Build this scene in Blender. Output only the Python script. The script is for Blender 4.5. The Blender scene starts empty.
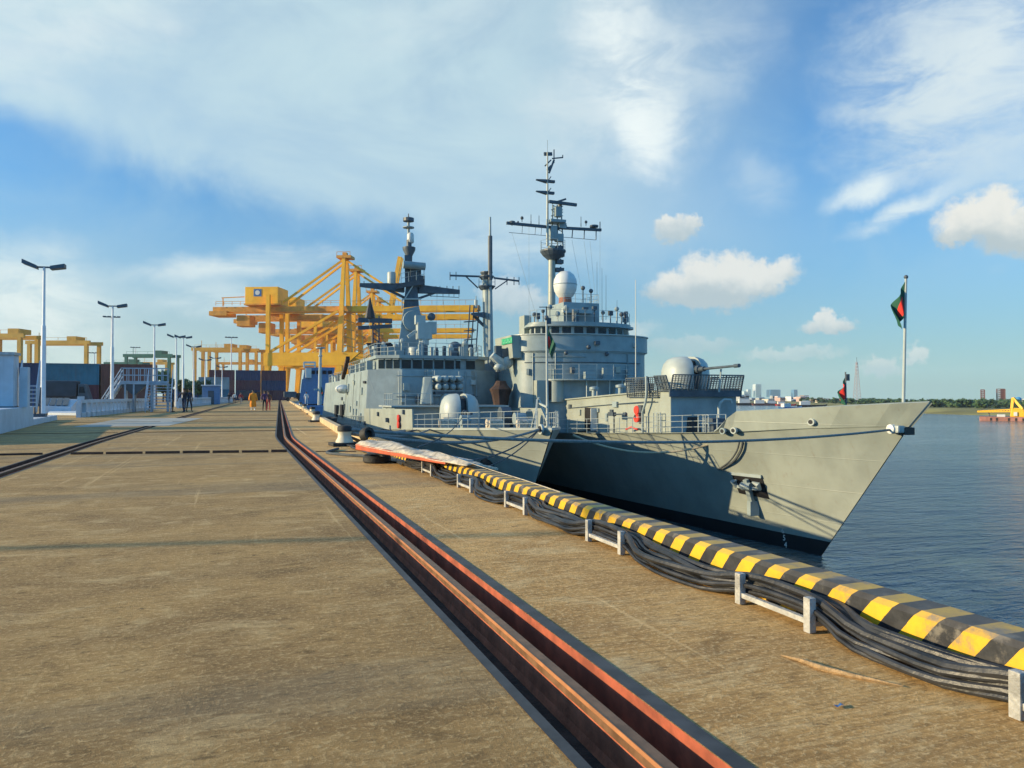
import bpy, bmesh, math, random
from mathutils import Vector, Matrix
from mathutils.bvhtree import BVHTree
random.seed(7)
SC = bpy.context.scene
COL = SC.collection
R = math.radians

# ---------------------------------------------------------------- camera, sky, sun, exposure
F_PX, CX, CY, HZ, VX, CAM_H = 745.0, 512.0, 384.0, 395.5, 236.0, 1.3
PITCH = math.atan((HZ - CY) / F_PX)
YAW = math.atan((CX - VX) / F_PX * math.cos(PITCH))
cam_d = bpy.data.cameras.new('camera')
cam_d.sensor_width = 36.0
cam_d.lens = F_PX / 1024 * 36.0
cam_d.clip_start = 0.05
cam_d.clip_end = 20000
cam = bpy.data.objects.new('camera', cam_d)
COL.objects.link(cam)
cam.location = (0, 0, CAM_H)
cam.rotation_euler = (math.pi / 2 + PITCH, 0, -YAW)
SC.camera = cam

SUN_AZ, SUN_EL = R(12), R(14.2)          # from -X turned towards +Y; elevation
to_sun = Vector((-math.cos(SUN_AZ) * math.cos(SUN_EL), math.sin(SUN_AZ) * math.cos(SUN_EL), math.sin(SUN_EL)))
sun_d = bpy.data.lights.new('sun', 'SUN')
sun_d.energy = 5.0
sun_d.angle = R(0.53)
sun_d.color = (1.0, 0.79, 0.46)
sun = bpy.data.objects.new('sun', sun_d)
COL.objects.link(sun)
sun.rotation_euler = (-to_sun).to_track_quat('-Z', 'Y').to_euler()
SC.view_settings.view_transform = 'Standard'
SC.view_settings.look = 'None'
SC.view_settings.exposure = 0.50
SC.view_settings.gamma = 1.0
SC.view_settings.use_curve_mapping = False

class NT:
    """small helper for building node trees"""
    def __init__(s, tree): s.t = tree; s.n = tree.nodes; s.l = tree.links
    def new(s, kind, **kw):
        n = s.n.new(kind)
        for k, v in kw.items():
            setattr(n, k, v)
        return n
    def put(s, sock, v):
        if isinstance(v, bpy.types.NodeSocket): s.l.new(v, sock)
        else: sock.default_value = v
    def m(s, op, a, b=None, c=None, clamp=False):
        n = s.n.new('ShaderNodeMath'); n.operation = op; n.use_clamp = clamp
        for i, v in enumerate((a, b, c)):
            if v is not None: s.put(n.inputs[i], v)
        return n.outputs[0]
    def vm(s, op, a, b=None):
        n = s.n.new('ShaderNodeVectorMath'); n.operation = op
        s.put(n.inputs[0], a)
        if b is not None: s.put(n.inputs[1], b)
        return n.outputs[0]
    def mix(s, f, a, b, blend='MIX'):
        n = s.n.new('ShaderNodeMix'); n.data_type = 'RGBA'; n.blend_type = blend
        s.put(n.inputs[0], f)
        for i, v in ((6, a), (7, b)):
            if not isinstance(v, bpy.types.NodeSocket) and len(v) == 3: v = tuple(v) + (1,)
            s.put(n.inputs[i], v)
        return n.outputs[2]
    def noise(s, vec, scale, detail=4, rough=0.55, dist=0.0):
        n = s.n.new('ShaderNodeTexNoise')
        if vec is not None: s.l.new(vec, n.inputs['Vector'])
        n.inputs['Scale'].default_value = scale; n.inputs['Detail'].default_value = detail
        n.inputs['Roughness'].default_value = rough; n.inputs['Distortion'].default_value = dist
        return n.outputs['Fac']
    def scale(s, vec, sc, rot=(0, 0, 0), loc=(0, 0, 0)):
        n = s.n.new('ShaderNodeMapping'); s.l.new(vec, n.inputs['Vector'])
        n.inputs['Scale'].default_value = sc; n.inputs['Rotation'].default_value = rot; n.inputs['Location'].default_value = loc
        return n.outputs[0]
    def ss(s, x, a, b):
        n = s.n.new('ShaderNodeMapRange'); n.interpolation_type = 'SMOOTHSTEP'
        s.put(n.inputs['Value'], x); s.put(n.inputs['From Min'], a); s.put(n.inputs['From Max'], b)
        return n.outputs['Result']
    def xyz(s, v):
        n = s.n.new('ShaderNodeSeparateXYZ'); s.l.new(v, n.inputs[0]); return n.outputs
    def comb(s, x, y, z):
        n = s.n.new('ShaderNodeCombineXYZ')
        for i, v in enumerate((x, y, z)): s.put(n.inputs[i], v)
        return n.outputs[0]

FW = Vector((math.sin(YAW) * math.cos(PITCH), math.cos(YAW) * math.cos(PITCH), math.sin(PITCH)))
RT = Vector((math.cos(YAW), -math.sin(YAW), 0)); UP = RT.cross(FW)
EYE = Vector((0, 0, CAM_H))
def ray(px, py): return FW + RT * ((px - CX) / F_PX) + UP * ((CY - py) / F_PX)
def at(px, py, x=None, y=None, z=None):
    """the place seen at a photo pixel on a world plane x=, y= or z="""
    r = ray(px, py)
    if z is not None: t = (z - CAM_H) / r.z
    elif y is not None: t = y / r.y
    else: t = x / r.x
    return EYE + r * t
def azel(px, py):
    r = ray(px, py).normalized()
    return math.degrees(math.atan2(r.x, r.y)), math.degrees(math.asin(r.z))

def k0(T, z): return T.m('MAXIMUM', z, 0.012)      # below the horizon the sky keeps its horizon colour
def build_world():
    w = bpy.data.worlds.new('World'); SC.world = w; w.use_nodes = True
    T = NT(w.node_tree); T.n.clear()
    out = T.new('ShaderNodeOutputWorld'); bg = T.new('ShaderNodeBackground')
    sky = T.new('ShaderNodeTexSky', sky_type='NISHITA')
    sky.sun_disc = False; sky.sun_elevation = SUN_EL
    sky.sun_rotation = math.atan2(to_sun.x, to_sun.y)
    sky.air_density = 1.0; sky.dust_density = 0.6; sky.ozone_density = 2.0
    tc = T.new('ShaderNodeTexCoord')
    d = T.vm('NORMALIZE', tc.outputs['Generated'])
    x, y, z = T.xyz(d)
    az = T.m('MULTIPLY', T.m('ARCTAN2', x, y), 180 / math.pi)
    el = T.m('MULTIPLY', T.m('ARCSINE', z), 180 / math.pi)
    P = T.comb(az, el, 0.0)
    T.l.new(T.vm('NORMALIZE', T.comb(x, y, k0(T, z))), sky.inputs['Vector'])
    # ragged edges: the direction is warped by noise before the cloud shapes are read from it
    nz = T.new('ShaderNodeTexNoise'); T.l.new(P, nz.inputs['Vector'])
    nz.inputs['Scale'].default_value = 0.30; nz.inputs['Detail'].default_value = 7; nz.inputs['Roughness'].default_value = 0.6
    wob = T.vm('SUBTRACT', nz.outputs['Color'], (0.5, 0.5, 0.5))
    nz2 = T.new('ShaderNodeTexNoise'); T.l.new(P, nz2.inputs['Vector'])
    nz2.inputs['Scale'].default_value = 1.1; nz2.inputs['Detail'].default_value = 6; nz2.inputs['Roughness'].default_value = 0.62
    puff = T.vm('ADD', T.vm('MULTIPLY', wob, (0.55, 0.55, 0)), T.vm('MULTIPLY', T.vm('SUBTRACT', nz2.outputs['Color'], (0.5, 0.5, 0.5)), (0.62, 0.62, 0)))
    nsoft = T.noise(T.scale(P, (0.05, 0.11, 1), (0, 0, R(-25))), 1.0, 6, 0.6, 0.8)
    nfine = T.noise(T.scale(P, (0.16, 0.42, 1), (0, 0, R(-28))), 1.0, 7, 0.65, 0.6)
    def ell(px, py, rx, ry, rot, warp, lo=1.0, hi=0.35, w_=None):
        """soft ellipse about the direction of a photo pixel (radii in degrees)"""
        a, e = azel(px, py)
        Q = T.vm('ADD', T.vm('SUBTRACT', P, (a, e, 0)), T.vm('MULTIPLY', w_ or wob, (warp, warp, 0)))
        Q = T.scale(Q, (1, 1, 1), (0, 0, R(rot)))
        qx, qy, _ = T.xyz(Q)
        r = T.m('SQRT', T.m('ADD', T.m('POWER', T.m('ABSOLUTE', T.m('DIVIDE', qx, rx)), 2.0), T.m('POWER', T.m('ABSOLUTE', T.m('DIVIDE', qy, ry)), 2.0)))
        return T.ss(r, lo, hi)
    k = T.m
    # base: Nishita blue, a little deeper
    base = T.mix(1.0, sky.outputs[0], (0.60, 1.36, 1.92), 'MULTIPLY')
    # the cloud sheets hang over the river and the port, ahead; behind the viewer an added blue fill
    front = T.ss(k('ABSOLUTE', k('SUBTRACT', az, 15.0)), 95.0, 45.0)
    # 1 the big veil at upper left, its lower edge sloping down to the right
    a0, e0 = azel(0, 128); a1, e1 = azel(250, 214); a2, e2 = azel(480, 262)
    s1 = (e1 - e0) / (a1 - a0); s2 = ((e2 - e1) / (a2 - a1) - s1) / (a2 - a0)
    da = k('SUBTRACT', az, a0)
    edge = k('ADD', k('ADD', k('MULTIPLY', da, s1), e0), k('MULTIPLY', k('MULTIPLY', da, k('SUBTRACT', az, a1)), s2))
    wx, wy, _ = T.xyz(wob)
    dd = k('ADD', k('SUBTRACT', el, edge), k('ADD', k('MULTIPLY', wy, 2.5), k('MULTIPLY', k('SUBTRACT', nsoft, 0.5), 4.5)))
    aR, _ = azel(590, 100)
    veil = k('MULTIPLY', T.ss(dd, -0.7, 3.2), T.ss(k('ADD', az, k('MULTIPLY', k('SUBTRACT', nsoft, 0.5), 30)), aR + 20, aR - 8))
    veil = k('MULTIPLY', veil, k('ADD', 0.68, k('MULTIPLY', T.ss(nsoft, 0.25, 0.75), 0.32)))
    veil = k('MULTIPLY', k('MULTIPLY', veil, 0.92), k('MULTIPLY', front, T.ss(el, 62, 34)))
    # 2 thin overall cirrus
    thin = k('MULTIPLY', T.ss(nsoft, 0.38, 0.72), 0.42)
    thin = k('MULTIPLY', thin, k('MULTIPLY', T.ss(el, 4, 14), k('ADD', 0.25, k('MULTIPLY', front, 0.75))))
    # 3 pale horizon
    hor = k('MULTIPLY', T.ss(el, 20.0, -1.0), k('ADD', 0.25, k('MULTIPLY', front, 0.41)))
    aL, _ = azel(140, 350)
    left = k('MULTIPLY', T.ss(az, aL + 26, aL - 8), k('MULTIPLY', k('MULTIPLY', T.ss(el, 13.0, 1.0), front), 0.55))
    def over(c, f, col): return T.mix(f, c, col)
    c = over(base, hor, (3.5, 4.5, 4.6))
    c = over(c, left, (5.6, 6.5, 6.3))
    c = over(c, k('MULTIPLY', k('SUBTRACT', 1.0, front), k('MULTIPLY', T.ss(el, 0, 14), 0.75)), (1.1, 4.6, 10.2))   # blue fill added behind the viewer to tint the shaded faces
    c = over(c, thin, (4.3, 6.2, 7.2))
    c = over(c, veil, (5.5, 7.2, 7.7))
    # 4 cirrus streaks: soft bright sheets
    for px, py, rx, ry, rot, wp, f, col in (
            (628, 70, 5.0, 9.0, -22, 5, 1.0, (8.6, 9.0, 9.1)), (648, 135, 2.6, 3.8, -30, 4, 0.9, (9.2, 9.5, 9.5)),
            (560, 120, 4.5, 3.8, 20, 5, 0.55, (7.4, 8.0, 8.3)), (700, 60, 7, 5.5, -35, 6, 0.45, (6.8, 7.6, 8.2)),
            (930, 90, 8, 8, 30, 7, 0.85, (6.8, 7.6, 8.1)), (1010, 40, 7, 8, 20, 6, 0.8, (7.6, 8.2, 8.5)), (1015, 170, 5, 6, 0, 6, 0.6, (6.6, 7.6, 8.2)),
            (865, 190, 3.2, 1.3, -14, 3, 0.95, (8.2, 8.8, 9.0)), (905, 212, 4.5, 0.9, -20, 2.5, 0.8, (8.0, 8.6, 8.8)),
            (235, 264, 9.5, 1.3, -9, 2.0, 0.75, (8.2, 8.7, 8.7)), (30, 300, 7, 4.5, 8, 4, 0.85, (8.4, 8.9, 8.8)), (215, 300, 6, 1.8, 0, 4, 0.5, (8.0, 8.6, 8.6)),
            (20, 30, 7, 5, -20, 5, 0.5, (7.8, 8.4, 8.6)), (120, 20, 6, 3, -25, 5, 0.5, (7.8, 8.4, 8.6)), (440, 15, 9, 2.5, -15, 5, 0.35, (7.2, 8.0, 8.4)),
            (500, 250, 7, 2.2, -5, 4, 0.45, (7.4, 8.2, 8.5)), (760, 180, 3, 2, 40, 4, 0.35, (6.6, 7.6, 8.3))):
        msk = ell(px, py, rx, ry, rot, wp, 1.15, 0.15)
        msk = k('MULTIPLY', k('MULTIPLY', msk, f), k('ADD', 0.35, k('MULTIPLY', T.ss(nfine, 0.3, 0.62), 0.65)))
        c = over(c, msk, tuple(q * s_ for q, s_ in zip(col, (0.92, 0.97, 0.96))))
    # 5 small cumulus heaps: sharper, grey underneath
    for lobes, f in (((( 677, 229, 1.75, 1.25), (668, 222, 1.0, 0.9), (690, 224, .9, .8)), 0.85),
                     (((672, 288, 2.4, 1.6), (700, 276, 2.2, 1.9), (735, 272, 2.3, 1.7), (768, 272, 2.4, 1.2), (715, 297, 3.6, 1.2), (745, 284, 3, 1.2)), 0.90),
                     (((975, 222, 2.6, 1.6), (990, 212, 1.8, 1.5), (1010, 230, 2.6, 1.7), (960, 232, 1.8, 1.1), (1035, 232, 3, 1.6)), 1.0),
                     (((832, 325, 2.0, .75), (826, 318, .9, .8)), 0.85),
                     (((880, 368, 1.6, .8), (915, 355, .8, .8)), 0.6),
                     (((520, 300, 2.6, 1.3), (500, 288, 2.0, 1.2)), 0.55), (((790, 355, 4, .6),), 0.4), (((600, 330, 5, .9), (690, 345, 4, .8)), 0.35)):
        tot = None; top = None
        for px, py, rx, ry in lobes:
            e_ = ell(px, py, rx * 1.0, ry * 1.0, 0, 3.2, 1.1, 0.55, puff)
            tot = e_ if tot is None else k('MAXIMUM', tot, e_)
        mean = sum(azel(q[0], q[1])[1] for q in lobes) / len(lobes)
        lit = T.ss(k('ADD', el, k('MULTIPLY', wy, 5.0)), mean - 1.3, mean + 1.0)
        cc = T.mix(lit, (4.6, 5.5, 5.8), (7.9, 8.0, 7.5))
        c = over(c, k('MULTIPLY', tot, f), cc)
    T.l.new(c, bg.inputs['Color']); bg.inputs['Strength'].default_value = 0.0765
    T.l.new(bg.outputs[0], out.inputs['Surface'])
build_world()

# ---------------------------------------------------------------- object helpers
def tag(o, label=None, cat=None, group=None, kind=None):
    if label: o['label'] = label
    if cat: o['category'] = cat
    if group: o['group'] = group
    if kind: o['kind'] = kind
    return o
def empty(name, loc=(0, 0, 0), rz=0.0, label=None, cat=None, group=None):
    o = bpy.data.objects.new(name, None); COL.objects.link(o)
    o.location = loc; o.rotation_euler = (0, 0, rz); o.empty_display_size = 0.3
    return tag(o, label, cat, group)
KIDS = {}
def copy_tree(o, parent=None):
    c = o.copy(); COL.objects.link(c)
    if parent is not None: c.parent = parent
    KIDS[c.name] = []
    for ch in KIDS.get(o.name, []):
        KIDS[c.name].append(copy_tree(ch, c))
    return c

class MB:
    def __init__(s): s.v = []; s.f = []
    def add(s, vs, fs):
        b = len(s.v); s.v += [tuple(v) for v in vs]; s.f += [tuple(b + i for i in f) for f in fs]; return s
    def hexa(s, p):          # 8 points: bottom ring 0-3, top ring 4-7
        return s.add(p, [(3, 2, 1, 0), (4, 5, 6, 7), (0, 1, 5, 4), (1, 2, 6, 5), (2, 3, 7, 6), (3, 0, 4, 7)])
    def box(s, c, d, rz=0.0):
        x, y, z = d[0] / 2, d[1] / 2, d[2] / 2; ca, sa = math.cos(rz), math.sin(rz)
        p = []
        for zz in (-z, z):
            for a, b in ((-x, -y), (x, -y), (x, y), (-x, y)):
                p.append((c[0] + a * ca - b * sa, c[1] + a * sa + b * ca, c[2] + zz))
        return s.hexa(p)
    def bb(s, x0, x1, y0, y1, z0, z1): return s.box(((x0 + x1) / 2, (y0 + y1) / 2, (z0 + z1) / 2), (abs(x1 - x0), abs(y1 - y0), abs(z1 - z0)))
    def bar(s, a, b, w, h=None):
        a = Vector(a); b = Vector(b); h = w if h is None else h
        t = (b - a).normalized(); u = t.cross(Vector((0, 0, 1)))
        if u.length < 1e-3: u = Vector((1, 0, 0))
        u.normalize(); n = u.cross(t); u = u * w / 2; n = n * h / 2
        return s.hexa([a - u - n, a + u - n, a + u + n, a - u + n, b - u - n, b + u - n, b + u + n, b - u + n])
    def cyl(s, a, b, r0, r1=None, n=12, cap=True):
        return s.tube([a, b], [r0, r0 if r1 is None else r1], n, cap)
    def tube(s, pts, r, n=8, cap=True):
        pts = [Vector(p) for p in pts]; rs = r if isinstance(r, (list, tuple)) else [r] * len(pts)
        rings = []; prev = None
        for i, p in enumerate(pts):
            t = (pts[min(i + 1, len(pts) - 1)] - pts[max(i - 1, 0)]).normalized()
            if prev is None:
                u = t.cross(Vector((0, 0, 1)))
                if u.length < 1e-3: u = Vector((1, 0, 0))
            else:
                u = prev - t * prev.dot(t)
            u.normalize(); prev = u; w = t.cross(u)
            rings.append([p + (u * math.cos(2 * math.pi * k / n) + w * math.sin(2 * math.pi * k / n)) * rs[i] for k in range(n)])
        return s.rings(rings, cap)
    def rings(s, rings, cap=True):
        n = len(rings[0]); vs = [v for r in rings for v in r]; fs = []
        for i in range(len(rings) - 1):
            for k in range(n):
                k2 = (k + 1) % n
                fs.append((i * n + k, i * n + k2, (i + 1) * n + k2, (i + 1) * n + k))
        if cap:
            fs.append(tuple(range(n - 1, -1, -1))); fs.append(tuple((len(rings) - 1) * n + k for k in range(n)))
        return s.add(vs, fs)
    def lathe(s, c, prof, n=20, axis='z', sx=1.0, sy=1.0):
        rings = []
        for r, h in prof:
            ring = []
            for k in range(n):
                a = 2 * math.pi * k / n; x, y = r * math.cos(a) * sx, r * math.sin(a) * sy
                if axis == 'z': q = (c[0] + x, c[1] + y, c[2] + h)
                elif axis == 'y': q = (c[0] + x, c[1] + h, c[2] + y)
                else: q = (c[0] + h, c[1] + x, c[2] + y)
                ring.append(q)
            rings.append(ring)
        return s.rings(rings)
    def prism(s, poly, z0, z1):
        """plan polygon raised between two heights (z0/z1 numbers or functions of x, y)"""
        g = lambda z, x, y: z(x, y) if callable(z) else z
        return s.rings([[(x, y, g(z0, x, y)) for x, y in poly], [(x, y, g(z1, x, y)) for x, y in poly]])
    def sheet(s, rows):
        n = len(rows[0]); vs = [v for r in rows for v in r]; fs = []
        for i in range(len(rows) - 1):
            for k in range(n - 1):
                fs.append((i * n + k, i * n + k + 1, (i + 1) * n + k + 1, (i + 1) * n + k))
        return s.add(vs, fs)
    def ball(s, c, r, n=14, m=8, sz=1.0):
        return s.lathe(c, [(max(r * math.sin(math.pi * i / m), 1e-4), -r * sz * math.cos(math.pi * i / m)) for i in range(m + 1)], n)
    def build(s, name, mat, parent=None, smooth=False, bevel=0.0, angle=35):
        me = bpy.data.meshes.new(name); me.from_pydata(s.v, [], s.f)
        bm = bmesh.new(); bm.from_mesh(me)
        bmesh.ops.remove_doubles(bm, verts=bm.verts, dist=1e-5)
        bmesh.ops.recalc_face_normals(bm, faces=bm.faces)
        if bevel:
            es = [e for e in bm.edges if len(e.link_faces) == 2 and e.calc_face_angle(0) > R(40)]
            bmesh.ops.bevel(bm, geom=es, offset=bevel, segments=2, profile=0.6, affect='EDGES', clamp_overlap=True)
        bm.to_mesh(me); bm.free()
        if mat: me.materials.append(mat)
        if smooth:
            for p in me.polygons: p.use_smooth = True
            try: me.set_sharp_from_angle(angle=R(angle))
            except Exception: pass
        o = bpy.data.objects.new(name, me); COL.objects.link(o)
        if parent is not None:
            o.parent = parent; KIDS.setdefault(parent.name, []).append(o)
        return o
def text_mesh(name, body, size, mat, parent, loc, rot, depth=0.01):
    cu = bpy.data.curves.new(name, 'FONT'); cu.body = body; cu.size = size; cu.extrude = depth; cu.align_x = 'CENTER'; cu.align_y = 'CENTER'
    t = bpy.data.objects.new(name + '_source', cu); COL.objects.link(t)
    bpy.context.view_layer.update()
    me = bpy.data.meshes.new_from_object(t.evaluated_get(bpy.context.evaluated_depsgraph_get()))
    bpy.data.objects.remove(t)
    me.name = name; me.materials.clear(); me.materials.append(mat)
    o = bpy.data.objects.new(name, me); COL.objects.link(o); o.location = loc; o.rotation_euler = rot
    if parent is not None: o.parent = parent; KIDS.setdefault(parent.name, []).append(o)
    return o

# ---------------------------------------------------------------- materials
def pmat(name, col, rough=0.6, metal=0.0, var=0.18, scale=3.0, bump=0.0, bscale=None, streak=0.0, streakcol=(0.16, 0.10, 0.06), spec=0.5, dirt_or_shade=0.0, seams=0.0):
    m = bpy.data.materials.new(name); m.use_nodes = True; T = NT(m.node_tree)
    b = T.n['Principled BSDF']; tc = T.new('ShaderNodeTexCoord'); o = tc.outputs['Object']
    n1 = T.noise(o, scale, 6, 0.6)
    f = T.ss(n1, 0.3, 0.7)
    lo = tuple(c * (1 - var) for c in col); hi = tuple(min(1, c * (1 + var)) for c in col)
    c = T.mix(f, lo, hi)
    if streak:
        ns = T.noise(T.scale(o, (2.2, 2.2, 0.16)), 1.0, 6, 0.62)
        c = T.mix(T.m('MULTIPLY', T.ss(ns, 0.54, 0.74), streak), c, streakcol)
    if dirt_or_shade:
        nd = T.noise(o, scale * 0.35, 7, 0.7, 0.5)
        c = T.mix(T.m('MULTIPLY', T.ss(nd, 0.5, 0.68), dirt_or_shade), c, tuple(k * 0.35 for k in col))
    T.l.new(c, b.inputs['Base Color'])
    T.put(b.inputs['Roughness'], T.m('ADD', rough - 0.06, T.m('MULTIPLY', n1, 0.14)))
    b.inputs['Metallic'].default_value = metal
    b.inputs['Specular IOR Level'].default_value = spec
    if seams:      # welded plate edges and slight hollows between the frames
        X, Y, Z = T.xyz(o); br = T.new('ShaderNodeTexBrick'); T.l.new(T.comb(T.m('ADD', Y, X), Z, 0.0), br.inputs['Vector'])
        br.inputs['Scale'].default_value = 1.0; br.inputs['Brick Width'].default_value = 4.2; br.inputs['Row Height'].default_value = 1.55
        br.inputs['Mortar Size'].default_value = 0.022; br.inputs['Mortar Smooth'].default_value = 0.6
        fr_ = T.m('MULTIPLY', T.m('SINE', T.m('MULTIPLY', T.m('ADD', Y, X), 5.2)), 0.07)
        b1 = T.new('ShaderNodeBump'); b1.inputs['Strength'].default_value = seams; b1.inputs['Distance'].default_value = 0.05
        T.l.new(T.m('ADD', T.m('ADD', T.m('MULTIPLY', br.outputs['Fac'], 0.5), fr_), T.m('MULTIPLY', T.noise(o, 0.8, 3), 0.28)), b1.inputs['Height'])
        T.l.new(b1.outputs[0], b.inputs['Normal'])
        rs = T.noise(T.scale(o, (3.4, 3.4, 0.10)), 1.0, 5, 0.7)
        c = T.mix(T.m('MULTIPLY', T.ss(rs, 0.60, 0.74), 0.35), c, (0.20, 0.12, 0.07)); T.l.new(c, b.inputs['Base Color'])
    elif bump:
        bp = T.new('ShaderNodeBump'); bp.inputs['Strength'].default_value = bump; bp.inputs['Distance'].default_value = 0.02
        T.l.new(T.noise(o, bscale or scale * 4, 5, 0.6), bp.inputs['Height']); T.l.new(bp.outputs[0], b.inputs['Normal'])
    return m
M = {}
M['ship'] = pmat('ship_grey_paint', (0.295, 0.325, 0.285), 0.42, var=0.12, scale=0.5, seams=0.35, streak=0.20, streakcol=(0.20, 0.18, 0.13), bump=0.12, bscale=0.9)
M['ship_b'] = pmat('ship_grey_shade_tint', (0.235, 0.29, 0.295), 0.45, var=0.14, seams=0.2, scale=0.8, streak=0.22, streakcol=(0.16, 0.16, 0.14), bump=0.10, bscale=1.0)  # the ship grey with the blue of shaded faces mixed into its colour
M['ship_d'] = pmat('dark_grey_paint', (0.055, 0.075, 0.095), 0.5, var=0.25, scale=1.5)
M['ship_l'] = pmat('pale_grey_paint', (0.36, 0.40, 0.38), 0.42, var=0.08, scale=1.2)
M['white'] = pmat('white_paint', (0.60, 0.61, 0.58), 0.45, var=0.08, scale=2.0, dirt_or_shade=0.12)
M['boot'] = pmat('black_boot_paint', (0.012, 0.012, 0.014), 0.5, var=0.3, scale=0.8)
M['deck'] = pmat('deck_paint', (0.14, 0.17, 0.17), 0.75, var=0.2)
M['glass'] = pmat('dark_window_glass', (0.010, 0.016, 0.026), 0.12, var=0.3, spec=0.25)
M['black'] = pmat('black_rubber', (0.018, 0.018, 0.018), 0.7, var=0.4, bump=0.3, scale=6)
M['steel'] = pmat('galvanised_steel', (0.36, 0.37, 0.37), 0.5, metal=0.3, var=0.2, scale=8, dirt_or_shade=0.3)
M['crane'] = pmat('crane_yellow_paint', (0.95, 0.44, 0.012), 0.5, var=0.14, scale=0.25, streak=0.15, streakcol=(0.25, 0.11, 0.03))
M['crane_d'] = pmat('weathered_crane_orange', (0.62, 0.27, 0.03), 0.55, var=0.25, scale=0.3)
M['rtg'] = pmat('yard_crane_ochre', (0.62, 0.34, 0.05), 0.55, var=0.15, scale=0.3, streak=0.2)
M['rtg_g'] = pmat('yard_crane_green', (0.03, 0.14, 0.10), 0.55, var=0.2, scale=0.3)
M['red'] = pmat('red_paint', (0.62, 0.05, 0.03), 0.45, var=0.15)
M['orange'] = pmat('orange_red_paint', (0.46, 0.085, 0.03), 0.5, var=0.2, scale=3, dirt_or_shade=0.2)
M['green'] = pmat('green_sign_paint', (0.02, 0.30, 0.14), 0.5)
M['rope_b'] = pmat('beige_rope', (0.42, 0.35, 0.23), 0.9, var=0.2, scale=20, bump=0.6, bscale=40)
M['rope_d'] = pmat('dark_grey_rope', (0.07, 0.08, 0.085), 0.85, var=0.3, scale=14, bump=0.6, bscale=40)
M['rope_g'] = pmat('grey_rope', (0.20, 0.21, 0.20), 0.85, var=0.25, scale=14, bump=0.6, bscale=40)
M['canvas'] = pmat('white_canvas', (0.48, 0.42, 0.33), 0.9, var=0.3, scale=10, bump=0.9, bscale=5, dirt_or_shade=0.75)  # dark blotches: soiling, and the shade of crumples put into the colour
M['brown'] = pmat('brown_canvas', (0.045, 0.025, 0.02), 0.9, var=0.4, scale=2, bump=0.6, bscale=4)
M['conc'] = pmat('pale_concrete', (0.48, 0.44, 0.37), 0.85, var=0.18, scale=1.5, bump=0.3, bscale=12, dirt_or_shade=0.35)
M['wht_wall'] = pmat('white_wall_paint', (0.62, 0.64, 0.66), 0.7, var=0.10, scale=1.2, streak=0.2, dirt_or_shade=0.15)
M['blue'] = pmat('blue_paint', (0.03, 0.14, 0.36), 0.5, var=0.2, scale=1)
# ---------------------------------------------------------------- ground, quay, water
WZ = -6.4                                    # water level (low tide); quay top is z = 0
def bend(y, k=0.052): 
    t = y - 24.0
    return 0.0 if t < -2 else (k * (t + 2) ** 2 / 8 if t < 2 else k * t)
def edge_x(y): return 3.40 + bend(y) + 0.25 * max(0.0, y - 172.0)
YS = [-60, -20, -6, -2, 0, 2, 4, 6, 8, 10, 12, 14, 16, 18, 20, 22, 23, 24, 25, 26, 28, 30, 34, 40, 46, 54, 64, 78, 95, 115, 140, 172, 190, 220, 260, 300, 360, 450, 600, 900, 1200]

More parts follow.
